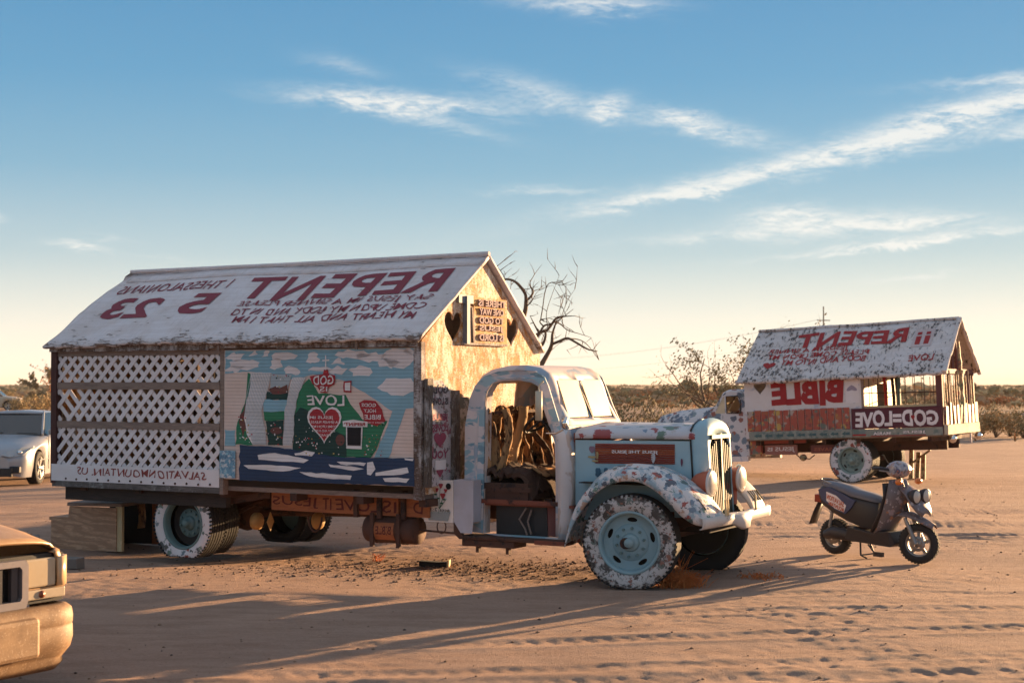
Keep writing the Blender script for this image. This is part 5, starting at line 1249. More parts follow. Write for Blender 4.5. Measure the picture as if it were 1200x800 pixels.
    m.grid(rows); m.poly(rows[0]); m.poly(rows[-1][::-1]); m.build('handlebar_cover', dabs('handlebar_paint', (.32, .31, .36), [(.05, .07, .16), (.5, .45, .42), (.4, .15, .08), (.1, .1, .12)], 18, .45, .6, wear=.2, rough=.35), t)
    for s in (-1, 1):
        m = MB(); m.tube([(.85, s * .10, 1.02), (.80, s * .25, 1.05), (.76, s * .34, 1.05)], [.014, .02, .021], 8); m.build('grip', m_blk, t)
        m = MB(); m.tube([(.86, s * .16, 1.01), (.87, s * .26, 1.02), (.84, s * .33, 1.03)], .007, 5); m.build('brake_lever', m_al, t)
    # floor and lower body
    m = MB(); m.add([(.24, -.17, .20), (.86, -.17, .165), (.90, -.12, .20), (.86, -.19, .34), (.60, -.19, .315), (.30, -.19, .36)] + [(.24, .17, .20), (.86, .17, .165), (.90, .12, .20), (.86, .19, .34), (.60, .19, .315), (.30, .19, .36)],
          [(0, 1, 2, 3, 4, 5), (11, 10, 9, 8, 7, 6), (0, 6, 7, 1), (1, 7, 8, 2), (2, 8, 9, 3), (3, 9, 10, 4), (4, 10, 11, 5), (5, 11, 6, 0)]); m.build('floorboard', m_blk, t, bevel=.01)
    # under-seat body
    m = MB(); rows = []
    for (x, z0, z1, w) in ((.66, .34, .66, .10), (.60, .34, .68, .135), (.45, .36, .70, .155), (.25, .42, .76, .165), (.05, .50, .80, .15), (-.12, .58, .80, .11), (-.20, .62, .76, .06)):
        rows.append([(x, -w * .8, z0), (x, -w, z0 + (z1 - z0) * .35), (x, -w, z0 + (z1 - z0) * .75), (x, -w * .8, z1), (x, 0, z1 + .01), (x, w * .8, z1), (x, w, z0 + (z1 - z0) * .75), (x, w, z0 + (z1 - z0) * .35), (x, w * .8, z0)])
    m.grid(rows); m.poly(rows[0][::-1]); m.poly(rows[-1]); m.build('seat_tub', m_blk, t)
    for s in (-1, 1):
        pol = [(-.12, .76), (.02, .80), (.20, .74), (.40, .66), (.34, .57), (.26, .50), (.12, .54), (-.06, .64)]
        vs, fs = flat([pol], .02); m = MB(); m.add([(x, s * (.168 + z), y) for x, y, z in vs], fs); sp = m.build('side_panel', m_blu, t)
        if s < 0:
            vs, fs = flat([[(.0, .745), (.14, .705), (.28, .60), (.25, .52), (.12, .555), (-.0, .64)]]); m = MB(); m.add([(x, -.182, y) for x, y, z in vs], fs); m.build('white_patch', m_signwhite, sp)
            m = MB(); text_on(m, 'SALVATION', .01, .25, .62, .68, lambda a, b: Vector((a, -.186, b - .35 * (a - .13))), bold=.04); text_on(m, 'MOUNTAIN', .04, .25, .56, .61, lambda a, b: Vector((a, -.186, b - .35 * (a - .13))), bold=.04); m.fine('panel_lettering', m_orangepaint, sp)
    # seat
    m = MB(); rows = []
    for (x, z, w, h) in ((.69, .665, .07, .02), (.64, .70, .12, .05), (.50, .735, .145, .06), (.32, .765, .155, .06), (.22, .80, .155, .06), (.05, .835, .14, .06), (-.08, .85, .11, .05), (-.13, .845, .06, .02)):
        rows.append([(x, -w, z - h), (x, -w * 1.02, z - h * .3), (x, -w * .8, z), (x, 0, z + .012), (x, w * .8, z), (x, w * 1.02, z - h * .3), (x, w, z - h)])
    m.grid(rows); m.poly(rows[0][::-1]); m.poly(rows[-1]); m.build('seat', m_gry, t)
    m = MB(); m.tube([(.02, -.11, .83), (-.14, -.10, .875), (-.19, 0, .88), (-.14, .10, .875), (.02, .11, .83)], .011, 6); m.build('grab_rail', m_al, t)
    # tail, number plate mudguard, engine, exhaust, shock
    m = MB(); m.bx(-.26, -.14, -.07, .07, .60, .70, jit=.006); m.build('tail_light', plain('tail_red', (.25, .03, .02), .3), t, bevel=.01)
    m = MB(); m.grid([[(-.20, y, .60), (-.26, y, .50), (-.33, y, .34)] for y in (-.07, 0, .07)]); m.build('rear_mudguard', m_blk, t, solid=.01)
    m = MB(); m.tube([(-.06, -.11, .24), (.05, -.12, .27), (.2, -.12, .26), (.34, -.10, .24)], [.055, .075, .07, .06], 12); m.build('exhaust', m_blk, t)
    m = MB(); m.tube([(0, .11, .22), (.2, .12, .25), (.42, .10, .24)], [.06, .08, .07], 10); m.bx(.2, .48, -.07, .07, .18, .36); m.build('engine', m_rust, t)
    m = MB(); m.tube([(-.02, -.09, .33), (-.02 + .05, -.09, .56)], .022, 8); m.build('shock_absorber', m_al, t)
    m = MB(); m.tube([(.40, -.08, .20), (.44, -.13, .04), (.52, -.13, .012)], .011, 6); m.tube([(.40, .08, .20), (.44, .13, .04), (.52, .13, .012)], .011, 6); m.tube([(.44, -.13, .04), (.44, .13, .04)], .009, 6); m.build('centre_stand', m_blk, t)
    m = MB(); m.tube([(.55, -.14, .17), (.70, -.20, .07)], .010, 6); m.bx(.68, .80, -.23, -.19, .055, .105); m.build('side_stand', m_blk, t)
    m = MB(); m.tube([(.84, -.10, 1.05), (.80, -.2, 1.2)], .006, 5)
    m.tube([(.86, -.05, 1.0), (.98, -.1, .92), (1.0, -.06, .8)], .006, 5); m.build('cable', m_blk, t)
build_scooter()

# ================================================================== cars
m_silver = plain('silver_car_paint', (.36, .36, .38), .28, .35, .6, .06)
m_tan = plain('champagne_car_paint', (.55, .45, .33), .35, .2, .5, .08)
def glassy(name, c, rough=.06): return plain(name, c, rough, 0, .8, .05, bumpd=.0002)
m_carglass = glassy('car_glass', (.015, .018, .02)); m_blackp = plain('black_plastic', (.02, .02, .022), .5); m_alloy = plain('alloy_wheel', (.45, .44, .43), .3, .7)
m_lampglass = plain('headlight_glass', (.45, .46, .47), .12, .1, .8, .3, 40); m_taillens = plain('red_tail_lens', (.35, .02, .02), .2)
def car(label, loc, yaw, st, L, wb, wf, rad, roof, paint, spokes=5, group=None):
    """st: stations (x from the nose backwards, half width, sill z, shoulder z, centre z); roof: greenhouse outline [(x, z, half width)...] base and top"""
    t = thing('car', label, 'car', loc, (0, 0, yaw), group)
    n = 60; xs = np.linspace(0, -L, n); S_ = np.array(st)
    ip = lambda x, k: float(np.interp(-x, -S_[:, 0], S_[:, k]))
    rows = []
    for x in xs:
        hw, zs, zb, zt = (ip(x, k) for k in (1, 2, 3, 4)); zlo = zs
        for c in (-wf, -wf - wb):
            d = abs(x - c)
            if d < rad * 1.13: zlo = max(zlo, rad + math.sqrt((rad * 1.13) ** 2 - d * d))
        zlo = min(zlo, zb - .05)
        half = [(hw * .95, zlo), (hw * .99, zlo + (zb - zlo) * .35), (hw, zlo + (zb - zlo) * .7), (hw * .985, zb - .02), (hw * .93, zb + (zt - zb) * .35), (hw * .78, zb + (zt - zb) * .75), (hw * .45, zb + (zt - zb) * .96), (0, zt)]
        rows.append([(x, -a, b) for a, b in half] + [(x, a, b) for a, b in half[::-1][1:]])
    m = MB(); m.grid(rows); m.poly(rows[0]); m.poly(rows[-1][::-1]); body = m.build('body', paint, t)
    m = MB(); m.bx(-L + .15, -.12, -S_[:, 1].max() * .75, S_[:, 1].max() * .75, .20, .42); m.build('underbody', m_blackp, t)
    # greenhouse: (x_base_front, x_top_front, x_top_back, x_base_back, z_base, z_top, w_base, w_top)
    a, b, c, d, z0, z1, w0, w1 = roof
    def pt(u, v):       # u along, v across
        pass
    m = MB(); bf, tf, tb, bb = a, b, c, d
    P0 = [(bf, -w0 * .92, z0), (bf, w0 * .92, z0), (tf, w1 * .9, z1 - .03), (tf, -w1 * .9, z1 - .03)]
    m.add(P0, [(0, 1, 2, 3)]); 
    m.add([(bb, -w0 * .88, z0), (bb, w0 * .88, z0), (tb, w1 * .88, z1 - .03), (tb, -w1 * .88, z1 - .03)], [(3, 2, 1, 0)])
    for s in (-1, 1): m.add([(bf - .12, s * w0, z0 - .01), (bb + .1, s * w0, z0 - .01), (tb, s * w1, z1 - .03), (tf, s * w1, z1 - .03)], [(0, 1, 2, 3)])
    for s in (-1, 1): m.add([(bf, s * w0 * .92, z0), (bf - .12, s * w0, z0 - .01), (tf, s * w1, z1 - .03), (tf, s * w1 * .9, z1 - .03)], [(0, 1, 2, 3)])
    m.build('window_glass', m_carglass, t)
    m = MB(); rows = [[(x, y * w1 * (1.0 if 0 < i < 5 else .9), z1 - .035 + (.05 if 0 < i < 5 else .01) * (1 - y * y)) for y in (-1, -.9, -.5, 0, .5, .9, 1)] for i, x in enumerate(np.linspace(tf + .06, tb - .06, 6))]; m.grid(rows); m.build('roof', paint, t, solid=.03)
    for s in (-1, 1):
        for (pb, pt_, w_) in (((bf - .02, s * w0 * .97, z0), (tf, s * w1 * .96, z1 - .02), .06), ((bb + .03, s * w0 * .95, z0), (tb, s * w1 * .95, z1 - .02), .09), (((bf + bb) / 2 - .1, s * w0, z0), ((tf + tb) / 2 - .05, s * w1, z1 - .02), .05)):
            m = MB(); m.bar(pb, pt_, w_, .035, (0, s, 0)); m.build('pillar', paint, t)
        m = MB(); m.box((bf - .32, s * (w0 + .12), z0 + .05), (.12, .2, .13)); mr = m.build('wing_mirror', paint, t, bevel=.03)
        for c_ in (-wf, -wf - wb):
            M = Matrix.Translation((c_, s * (S_[:, 1].max() - .115), rad)) @ (Matrix.Identity(4) if s < 0 else Matrix.Rotation(math.pi, 4, 'Z'))
            m = MB(); h = .105; m.lathe([(rad * .68, -h * .5), (rad * .70, -h), (rad * .93, -h * 1.02), (rad, -h * .8), (rad, h * .8), (rad * .9, h)], 36); ty = m.build('tyre', m_tyre, t, M)
            m = MB(); m.lathe([(rad * .70, -h * .95), (rad * .64, -h * .95), (rad * .62, 0)], 36)
            for k in range(spokes * 2):
                aa = 2 * math.pi * (k // 2) / spokes + (.12 if k % 2 else -.12); m.bar((math.cos(aa) * .04, -h * .75, math.sin(aa) * .04), (math.cos(aa) * rad * .66, -h * .88, math.sin(aa) * rad * .66), .03, .03, (0, 1, 0))
            m.lathe([(0, -h * .95), (.06, -h * .9), (.07, -h * .6)], 16); m.build('rim', m_alloy, ty, M)
            m = MB(); m.lathe([(rad * .6, 0), (0, 0)], 20); m.build('brake_disc', m_blackp, ty, M)
    return t, ip
# silver saloon nosing into view on the left
t, ip = car('silver saloon parked facing the camera just left of the lattice truck', (-10.22, 28.75, gz(-10, 29)), R(-90), [(0, .55, .24, .50, .60), (-.06, .70, .20, .62, .68), (-.18, .82, .17, .66, .74), (-.45, .88, .17, .72, .82), (-.9, .90, .18, .82, .90), (-1.4, .90, .18, .90, .98), (-3.2, .90, .18, .95, 1.02), (-4.0, .88, .2, .96, 1.04), (-4.4, .84, .25, .92, 1.0), (-4.6, .74, .3, .8, .9)],
            4.6, 2.73, .86, .325, (-1.30, -2.05, -3.2, -3.95, .96, 1.42, .80, .60), m_silver, spokes=5)
def bodypt(ip, x, f, s, out=0.0):
    hw, zs, zb, zt = (ip(x, k) for k in (1, 2, 3, 4)); return None
m = MB(); m.bx(.0, .035, -.34, .34, .42, .56); m.bx(-.01, .03, -.62, .62, .20, .36); m.split('grille', m_blackp, t)
m = MB()
for k in range(5): m.bx(.036, .045, -.33, .33, .435 + k * .024, .443 + k * .024)
m.fine('grille_slats', m_chrome, t)
for s in (-1, 1):
    m = MB(); vs = [(.015, s * .40, .60), (-.02, s * .58, .56), (-.12, s * .78, .60), (-.42, s * .885, .73), (-.46, s * .87, .765), (-.22, s * .72, .735), (-.05, s * .50, .665)]; b_ = [(x - .10, y, z) for x, y, z in vs]
    vs = [(x + .035, y * 1.012, z + .012) for x, y, z in vs]
    m.add(vs + b_, [tuple(range(7)) if s > 0 else tuple(range(7))[::-1]] + [(i, (i + 1) % 7, (i + 1) % 7 + 7, i + 7) for i in range(7)]); hl = m.build('headlight', m_lampglass, t)
    m = MB(); m.lathe([(0, .02), (.045, .015), (.05, -.02)], 14, Matrix.Translation((-.10, s * .72, .655)) @ Matrix.Rotation(R(-90), 4, 'Z')); m.build('lamp_bowl', m_chrome, hl)
    m = MB(); m.lathe([(0, .02), (.04, .012), (.05, -.03)], 14, Matrix.Translation((-.03, s * .66, .33)) @ Matrix.Rotation(R(-90), 4, 'Z')); m.build('fog_light', m_lampglass, t)
    m = MB(); m.box((-.05, s * .66, .33), (.12, .20, .13)); m.build('fog_light_recess', m_blackp, t, bevel=.02)
    m = MB(); m.tube([(-.75, s * .908, .48), (-3.9, s * .908, .52)], .008, 5); m.build('door_crease', m_silver, t)
    for xd in (-1.35, -2.35, -3.25):
        m = MB(); m.bx(xd, xd - .008, s * .893, s * .905, .28, .93); m.build('door_gap', m_blackp, t)
m = MB(); m.lathe([(0, .05), (.06, .05), (.06, .03)], 18, Matrix.Translation((.0, 0, .50)) @ Matrix.Rotation(R(-90), 4, 'Z')); m.build('badge', m_chrome, t)
m = MB(); m.tube([(-1.22, -.5, .985), (-1.30, 0, 1.0)], .01, 5); m.tube([(-1.22, .3, .99), (-1.28, .7, .985)], .01, 5); m.split('wiper', m_blackp, t)
# pale pickup-like estate far off on the left
t, ip = car('pale gold estate car far away at the left edge, seen from its side', (-38.0, 116.0, gz(-38, 116)), R(8), [(0, .7, .35, .75, .85), (-.1, .85, .28, .85, .92), (-.5, .92, .26, .95, 1.02), (-1.3, .93, .26, 1.03, 1.1), (-3.6, .93, .26, 1.08, 1.12), (-4.5, .90, .28, 1.05, 1.1), (-4.7, .8, .4, .95, 1.0)],
            4.7, 2.8, .9, .37, (-1.25, -1.85, -4.1, -4.6, 1.06, 1.62, .86, .72), m_tan)
m = MB(); m.box((-.2, -.85, .78), (.3, .1, .14)); m.build('headlight', m_lampglass, t, bevel=.02)
# car at the far right edge
t, ip = car('small pale car far off at the right edge of the lot', (37.4, 106.0, gz(38, 106)), R(175), [(0, .7, .35, .7, .8), (-.1, .85, .25, .78, .86), (-.9, .9, .22, .88, .95), (-3.6, .9, .22, .95, 1.0), (-4.4, .8, .3, .9, .95)],
            4.4, 2.6, .85, .33, (-1.0, -1.7, -3.2, -3.9, .92, 1.42, .82, .62), m_silver)

# dusty off-roader corner, close to the camera at the lower left
def build_near_car():
    # local: x forward, y to the viewer's right, origin on the ground under the near-right front corner
    t = thing('car', 'dusty tan off-road car close up at the lower left corner', 'car', (-2.93, 9.92, gz(-2.9, 9.9) + .025), (0, 0, math.atan2(-.53, .85)))
    dust = NT('dusty_tan_paint'); n = dust.noise(5, 7, .65); n2 = dust.noise(40, 6, .7)
    c = dust.mix(dust.step(n, .5, .2), (.42, .25, .12), (.31, .17, .07)); c = dust.mix(dust.math('MULTIPLY', dust.step(n2, .6, .1), .35), c, (.58, .44, .30)); dust.bump(n2, .001, .3)
    mp = dust.done(c, .42, .0, .5)
    b = NT('dusty_bumper'); n = b.noise(9, 7, .7); n2 = b.noise(70, 4, .7); c = b.mix(b.step(n, .52, .15), (.29, .175, .09), (.18, .10, .05)); c = b.mix(b.math('MULTIPLY', b.step(n2, .62, .05), .5), c, (.6, .46, .32)); b.bump(n2, .002, .4); mbp = b.done(c, .65)
    W = 1.80
    def Y(f): return f * W - W         # f=1 -> 0 at the viewer's right
    # bonnet: gently crowned, front edge at x=-.06
    m = MB(); rows = []
    for i, x in enumerate(np.linspace(-.05, -1.25, 14)):
        row = []
        for j in range(25):
            f = j / 24; e = min(f, 1 - f) * 2; z = .885 + .20 * (min(1, -x / 1.25)) ** .7 + .05 * (1 - (2 * f - 1) ** 4)
            if e < .12: z -= .05 * (1 - e / .12) ** 2
            bow = -.05 * (2 * f - 1) ** 4
            row.append((x + (bow if i < 3 else 0), Y(f) * .985 - .012, z + .02))
        rows.append(row)
    m.grid(rows); m.build('bonnet', mp, t, solid=.02)
    # wing: wraps from front lamp area to the side
    m = MB(); rows = []
    for x, oy in ((-.03, -.08), (-.04, -.03), (-.08, .0), (-.16, .012), (-.35, .02), (-.8, .02), (-1.25, .02)):
        zt = .865 + .175 * (min(1, -x / 1.25)) ** .7
        rows.append([(x, oy - .06, zt + .015), (x, oy - .015, zt), (x, oy, zt - .05), (x, oy + .006, .72), (x, oy + .006, .66)] if x > -.3 else [(x, oy - .06, zt + .015), (x, oy - .015, zt), (x, oy, zt - .05), (x, oy + .012, .78), (x, oy + .006, .74)])
    m.grid(rows); m.build('wing', mp, t, solid=.012)
    for s_, yy in ((1, 0.02), (-1, -W - .02)):
        m = MB(); rows = []
        for k in range(13):
            a = math.pi * k / 12; rows.append([(-.82 + .46 * math.cos(a), yy, .36 + .42 * math.sin(a)), (-.82 + .50 * math.cos(a), yy + s_ * .05, .36 + .47 * math.sin(a)), (-.82 + .54 * math.cos(a), yy, .38 + .50 * math.sin(a))])
        m.grid(rows); m.build('wheel_arch', mbp, t, solid=.01)
    m = MB(); m.bx(-1.4, -4.5, -W, .015, .38, 1.02); m.build('body', mp, t, bevel=.04)
    m = MB(); m.bx(-1.30, -1.42, -W, .015, .38, 1.03); m.bx(-.30, -1.3, -W + .05, -W + .06, .4, .85); m.build('body_side', mp, t)
    m = MB(); b_ = [(-1.45, -W + .08, 1.02), (-1.45, -.08, 1.02), (-4.4, -.08, 1.02), (-4.4, -W + .08, 1.02)]; tp = [(-2.05, -W + .22, 1.55), (-2.05, -.22, 1.55), (-4.2, -.22, 1.55), (-4.2, -W + .22, 1.55)]; m.add(b_ + tp, [(0, 1, 5, 4), (1, 2, 6, 5), (2, 3, 7, 6), (3, 0, 4, 7)]); m.build('window_glass', m_carglass, t)
    m = MB(); m.bx(-2.0, -4.25, -W + .2, -.2, 1.54, 1.62); m.build('roof', mp, t, bevel=.03)
    # lamp: square headlight and corner lens
    lamp = NT('dusty_lamp'); n = lamp.noise(6, 5, .6); wv = lamp.n.new('ShaderNodeTexWave'); wv.inputs['Scale'].default_value = 30; lamp.l.new(lamp.vec((0, 1, 0)), wv.inputs[0])
    lamp.bump(wv.outputs['Fac'], .002, .4); ml = lamp.done(lamp.mix(n, (.50, .43, .32), (.38, .28, .17)), .22, 0, .6)
    m = MB(); m.bx(-.12, -.028, -.335, -.085, .665, .850, jit=0); m.build('headlight', ml, t, bevel=.012)
    m = MB(); rows = [[(x, y, z) for z in (.662, .75, .853)] for x, y in ((-.030, -.080), (-.035, -.03), (-.06, .005), (-.12, .022), (-.17, .026))]; m.grid(rows); m.build('corner_lamp', plain('dusty_corner_lens', (.62, .42, .24), .3), t, solid=.02)
    m = MB(); m.bx(-.12, -.03, -.325, -.005, .585, .650); sl = m.build('signal_lamp', plain('cloudy_signal_lens', (.46, .38, .28), .3), t, bevel=.008)
    m = MB(); m.lathe([(0, .014), (.022, .008), (.028, -.01)], 14, Matrix.Translation((-.028, -.20, .618)) @ Matrix.Rotation(R(-90), 4, 'Z')); m.build('bulb', plain('dark_orange_bulb', (.20, .06, .03), .4), sl)
    m = MB(); m.bx(-.16, -.06, -W + .3, -.005, .56, .875); m.build('front_panel', m_blackp, t)
    m = MB(); m.bx(-.06, -.040, -.34, .0, .652, .660); m.build('lamp_trim', mp, t)
    # grille frame with upright bars
    m = MB(); vs, fs = flat([[(-1.43, .55), (-.37, .55), (-.35, .60), (-.35, .83), (-.38, .86), (-1.42, .86), (-1.45, .83), (-1.45, .6)], [(-1.39, .60), (-.415, .60), (-.40, .62), (-.40, .80), (-.42, .82), (-1.38, .82), (-1.40, .80), (-1.40, .62)]], .06); m.add([(-.01 + z * -1, x, y) for x, y, z in vs], fs); m.build('grille_frame', plain('grille_chrome_grey', (.36, .33, .34), .3, .5), t)
    for k in range(8):
        y = -.47 - k * .12; m = MB(); m.bx(-.03, .0, y, y + .05, .60, .82); m.build('grille_bar', plain('grille_bar_dark', (.05, .045, .05), .4) if 'grille_bar_dark' not in MATS else MATS['grille_bar_dark'], t)
    # bumper: deep moulded piece wrapping round the corner
    prof_b = [(.02, .555), (.075, .545), (.105, .52), (.115, .47), (.113, .425), (.108, .415), (.113, .405), (.115, .33), (.10, .27), (.06, .22), (.045, .20), (.05, .17), (.0, .12)]
    m = MB(); rows = []
    for k in range(22):
        if k < 12: base = Vector((0, -W + .08 + (W - .28) * k / 11 * 1.0)); d = Vector((1, 0))
        else:
            a = R(90 * (k - 12) / 6) if k < 19 else R(90); base = Vector((-.0, -.17)); d = Vector((math.cos(a), math.sin(a)))
            if k >= 19: base = Vector((-.0 - (k - 18) * .12, -.17)); d = Vector((0, 1))
        rows.append([(base.x + d.x * (o + (.05 if k >= 12 else .05)) - .06, base.y + d.y * (o + .10), z) for o, z in prof_b])
    m.grid(rows); m.build('bumper', mbp, t, solid=.015)
    m = MB(); m.bx(.05, .135, -W + .62, -.34, .24, .50); m.build('bumper_guard', mbp, t, bevel=.03)
    for s, yy in ((-1, -.13), (1, -W + .13)):
        M = Matrix.Translation((-.82, yy, .36)) @ Matrix.Identity(4)
        for c_ in (0, -2.7):
            m = MB(); m.lathe([(.22, -.05), (.24, -.11), (.33, -.115), (.36, -.09), (.36, .09), (.33, .115), (.24, .11), (.22, .05)], 30); ty = m.build('tyre', m_tyre, t, Matrix.Translation((c_, 0, 0)) @ M)
            m = MB(); m.lathe([(.235, .10), (.20, .05), (.07, .06), (0, .07)], 24); m.build('rim', m_alloy, ty, Matrix.Translation((c_, 0, 0)) @ M)
build_near_car()

# ================================================================== small things on the ground
def wooden_steps():
    t = thing('wooden_steps', 'weathered plywood steps with dark hollow side behind the lattice truck', 'steps', (-5.72, 18.62, gz(-5.5, 18.6) - .01), (0, 0, R(-17)))
    vs, fs = flat([[(0, 0), (.92, 0), (.92, .53), (.26, .54), (.24, .37), (0, .36)]], .03); m = MB(); m.add([(x, z, y) for x, y, z in vs], fs); m.build('side_panel', m_stepwood, t)
    vs, fs = flat([[(0, 0), (.92, 0), (.92, .53), (.26, .54), (.24, .37), (0, .36)]], .03); m = MB(); m.add([(x, .92 + z, y) for x, y, z in vs], fs); m.build('side_panel', m_dark, t)  # far panel coloured dark to stand in for shade inside the hollow
    m = MB(); m.bx(-.02, .27, -.02, .94, .365, .40, jit=.004); m.build('tread', m_stepwood, t)
    m = MB(); m.bx(.24, 1.0, -.03, .95, .545, .585, jit=.004); m.build('tread', m_rail, t)
    for y in (.0, .86):
        m = MB(); m.bx(.90, .99, y, y + .05, 0, .545); m.build('post', m_cream if y < .1 else m_orange, t)
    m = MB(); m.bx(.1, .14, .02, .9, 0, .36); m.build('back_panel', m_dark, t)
    m = MB(); m.grid([[(.93 + .03 * math.sin(k), .45 + .06 * k + .03 * math.sin(j), .54 - .1 * j) for k in range(3)] for j in range(4)]); m.build('hanging_rag', m_fabric, t, solid=.01)
wooden_steps()
def slab(name, label, cat, p, d, yaw, mat, z=.0, tilt=0):
    m = MB(); m.box((0, 0, d[2] / 2), d, None, 0, .006); o = m.build(name, mat, None, bevel=.008); o.location = (p[0], p[1], gz(*p) + z); o.rotation_euler = (tilt, 0, yaw); tag(o, label, cat); return o
slab('concrete_block', 'grey concrete block lying on dirt beside the tan car bonnet', 'block', (-4.87, 16.45), (.30, .19, .12), R(-12), m_conc)
slab('rubble_block', 'low rubble block half buried left of the plywood steps', 'block', (-6.05, 18.5), (.42, .3, .17), R(20), m_conc, -.03)
# dark board with a pale end under the running board
t = thing('scrap_board', 'dark scrap board with pale end lying on dirt beneath the big truck', 'board', (-.86, 16.72, gz(-.86, 16.72)), (0, R(3), R(-6)))
m = MB(); m.bx(-.17, .14, -.06, .06, .0, .06, jit=.006); m.build('plank', m_dark, t); m = MB(); m.bx(.142, .165, -.06, .06, .0, .085, jit=.003); m.build('end_cap', m_cream, t)

# stones and crumbs strewn over the lot
def scatter_stones():
    r = np.random.RandomState(3); m = MB()
    ico = [(0, 0, 1), (.9, 0, .3), (.28, .85, .3), (-.72, .52, .3), (-.72, -.52, .3), (.28, -.85, .3), (0, 0, -.4)]
    fc = [(0, 1, 2), (0, 2, 3), (0, 3, 4), (0, 4, 5), (0, 5, 1), (6, 2, 1), (6, 3, 2), (6, 4, 3), (6, 5, 4), (6, 1, 5)]
    N = 9000; X = r.uniform(-7, 9, N); Y = r.uniform(8, 34, N)
    k = int(N * .42); X[:k] = r.normal(-.6, 1.5, k); Y[:k] = r.normal(16.4, .55, k)
    Z = ground_h(X, Y)
    for i in range(N):
        s = (.004 + .020 * r.rand() ** 5) * (1.2 if i < k else 1); a = r.rand() * 6.28; ca, sa = math.cos(a) * s, math.sin(a) * s; sy = r.uniform(.5, 1)
        m.add([(X[i] + x * ca - y * sa * sy, Y[i] + x * sa + y * ca * sy, Z[i] + z * s * .7) for x, y, z in ico], fc, int(r.rand() < .3))
    o = m.build('stones', [plain('stone_brown', (.26, .16, .10), .9), plain('stone_dark', (.10, .065, .05), .9)]); tag(o, kind='stuff')
scatter_stones()

# ================================================================== plants
def leafquad(m, p, s, r, mi=0):
    a = Vector((r.gauss(0, 1), r.gauss(0, 1), r.gauss(0, 1))).normalized(); b = a.orthogonal().normalized(); c = a.cross(b); p = Vector(p)
    b *= s; c *= s * .45; m.add([p - b, p + c, p + b, p - c], [(0, 1, 2, 3)], mi)
m_twig = plain('dry_twig', (.16, .10, .06), .9); m_dry = plain('dry_weed', (.70, .24, .07), .9, var=.4); m_dry2 = plain('straw_weed', (.62, .42, .21), .9); m_sage = plain('dusty_green_leaf', (.30, .24, .11), .9, var=.4); m_sage2 = plain('olive_leaf', (.24, .18, .09), .9, var=.4)
m_branch = plain('tree_bark', (.16, .105, .07), .9, var=.35)
def bush_parts(seed, w, h, nl, leaf, dry=False, nst=16):
    r = random.Random(seed); st = MB(); lf = MB(); tips = []
    for k in range(nst):
        a = r.uniform(0, 6.28); sp = r.uniform(.1, 1) * w; p = Vector((0, 0, 0)); path = [p]
        for q in range(4):
            f = (q + 1) / 4; path.append(Vector((math.cos(a) * sp * f ** 1.2 + r.uniform(-.04, .04) * w, math.sin(a) * sp * f ** 1.2 + r.uniform(-.04, .04) * w, h * f * (1 - .35 * (sp / w) ** 2) * r.uniform(.85, 1.1))))
        st.tube(path, [.012 * h, .010 * h, .007 * h, .005 * h, .003 * h], 4, cap=False); tips += path[2:]
    blobs = [Vector((t.x + r.gauss(0, .1) * w, t.y + r.gauss(0, .1) * w, max(.05, t.z + r.gauss(0, .06) * h))) for t in tips]
    for k in range(nl):
        t = r.choice(blobs); p = t + Vector((r.gauss(0, .11) * w, r.gauss(0, .11) * w, r.gauss(0, .085) * h)); p.z = max(.01, p.z)
        leafquad(lf, p, leaf * r.uniform(.6, 1.3), r, r.randint(0, 1))
    return st, lf
def make_bush(name, label, cat, loc, seed, w, h, nl, leaf, mats, group=None):
    t = thing(name, label, cat, loc, (0, 0, seed * 1.7), group); st, lf = bush_parts(seed, w, h, nl, leaf)
    st.build('stems', m_twig, t).__setitem__('kind', 'stuff'); lf.fine('foliage', mats, t); return t
# tuft of rusty weeds at the front tyre
def weed_tuft(loc, w, h, n, label):
    t = thing('dry_weed', label, 'weed', loc); r = random.Random(n); m = MB()
    for k in range(n):
        a = r.uniform(0, 6.28); l = r.uniform(.4, 1) * h; b = Vector((r.gauss(0, w * .4), r.gauss(0, w * .3), 0)); d = Vector((math.cos(a) * .6, math.sin(a) * .6, 1)).normalized()
        p1 = b + d * l * .5 + Vector((r.gauss(0, .02), r.gauss(0, .02), 0)); p2 = p1 + (d + Vector((r.gauss(0, .5), r.gauss(0, .5), -.1))) * l * .5
        m.tube([b, p1, p2], [.0035, .0028, .0015], 3, cap=False, mi=r.randint(0, 1))
        for q in range(3): leafquad(m, p1.lerp(p2, r.random()), .012, r, r.randint(0, 1))
    m.fine('stalks', [m_dry, plain('rust_weed', (.60, .16, .04), .9) if 'rust_weed' not in MATS else MATS['rust_weed']], t)
weed_tuft((1.66, 14.85, gz(1.66, 14.85)), .26, .20, 420, 'rust coloured dry weed tuft against the front tyre of the big truck')
weed_tuft((1.62, 15.0, gz(1.62, 15.0)), .07, .42, 40, 'taller sprig of dry weed rising between the two front tyres')
weed_tuft((2.55, 15.35, gz(2.55, 15.35)), .30, .07, 90, 'low creeping weed beyond the far front tyre')
weed_tuft((-1.56, 17.3, gz(-1.5, 17.3)), .05, .12, 18, 'tiny dry sprig under the fuel tank')

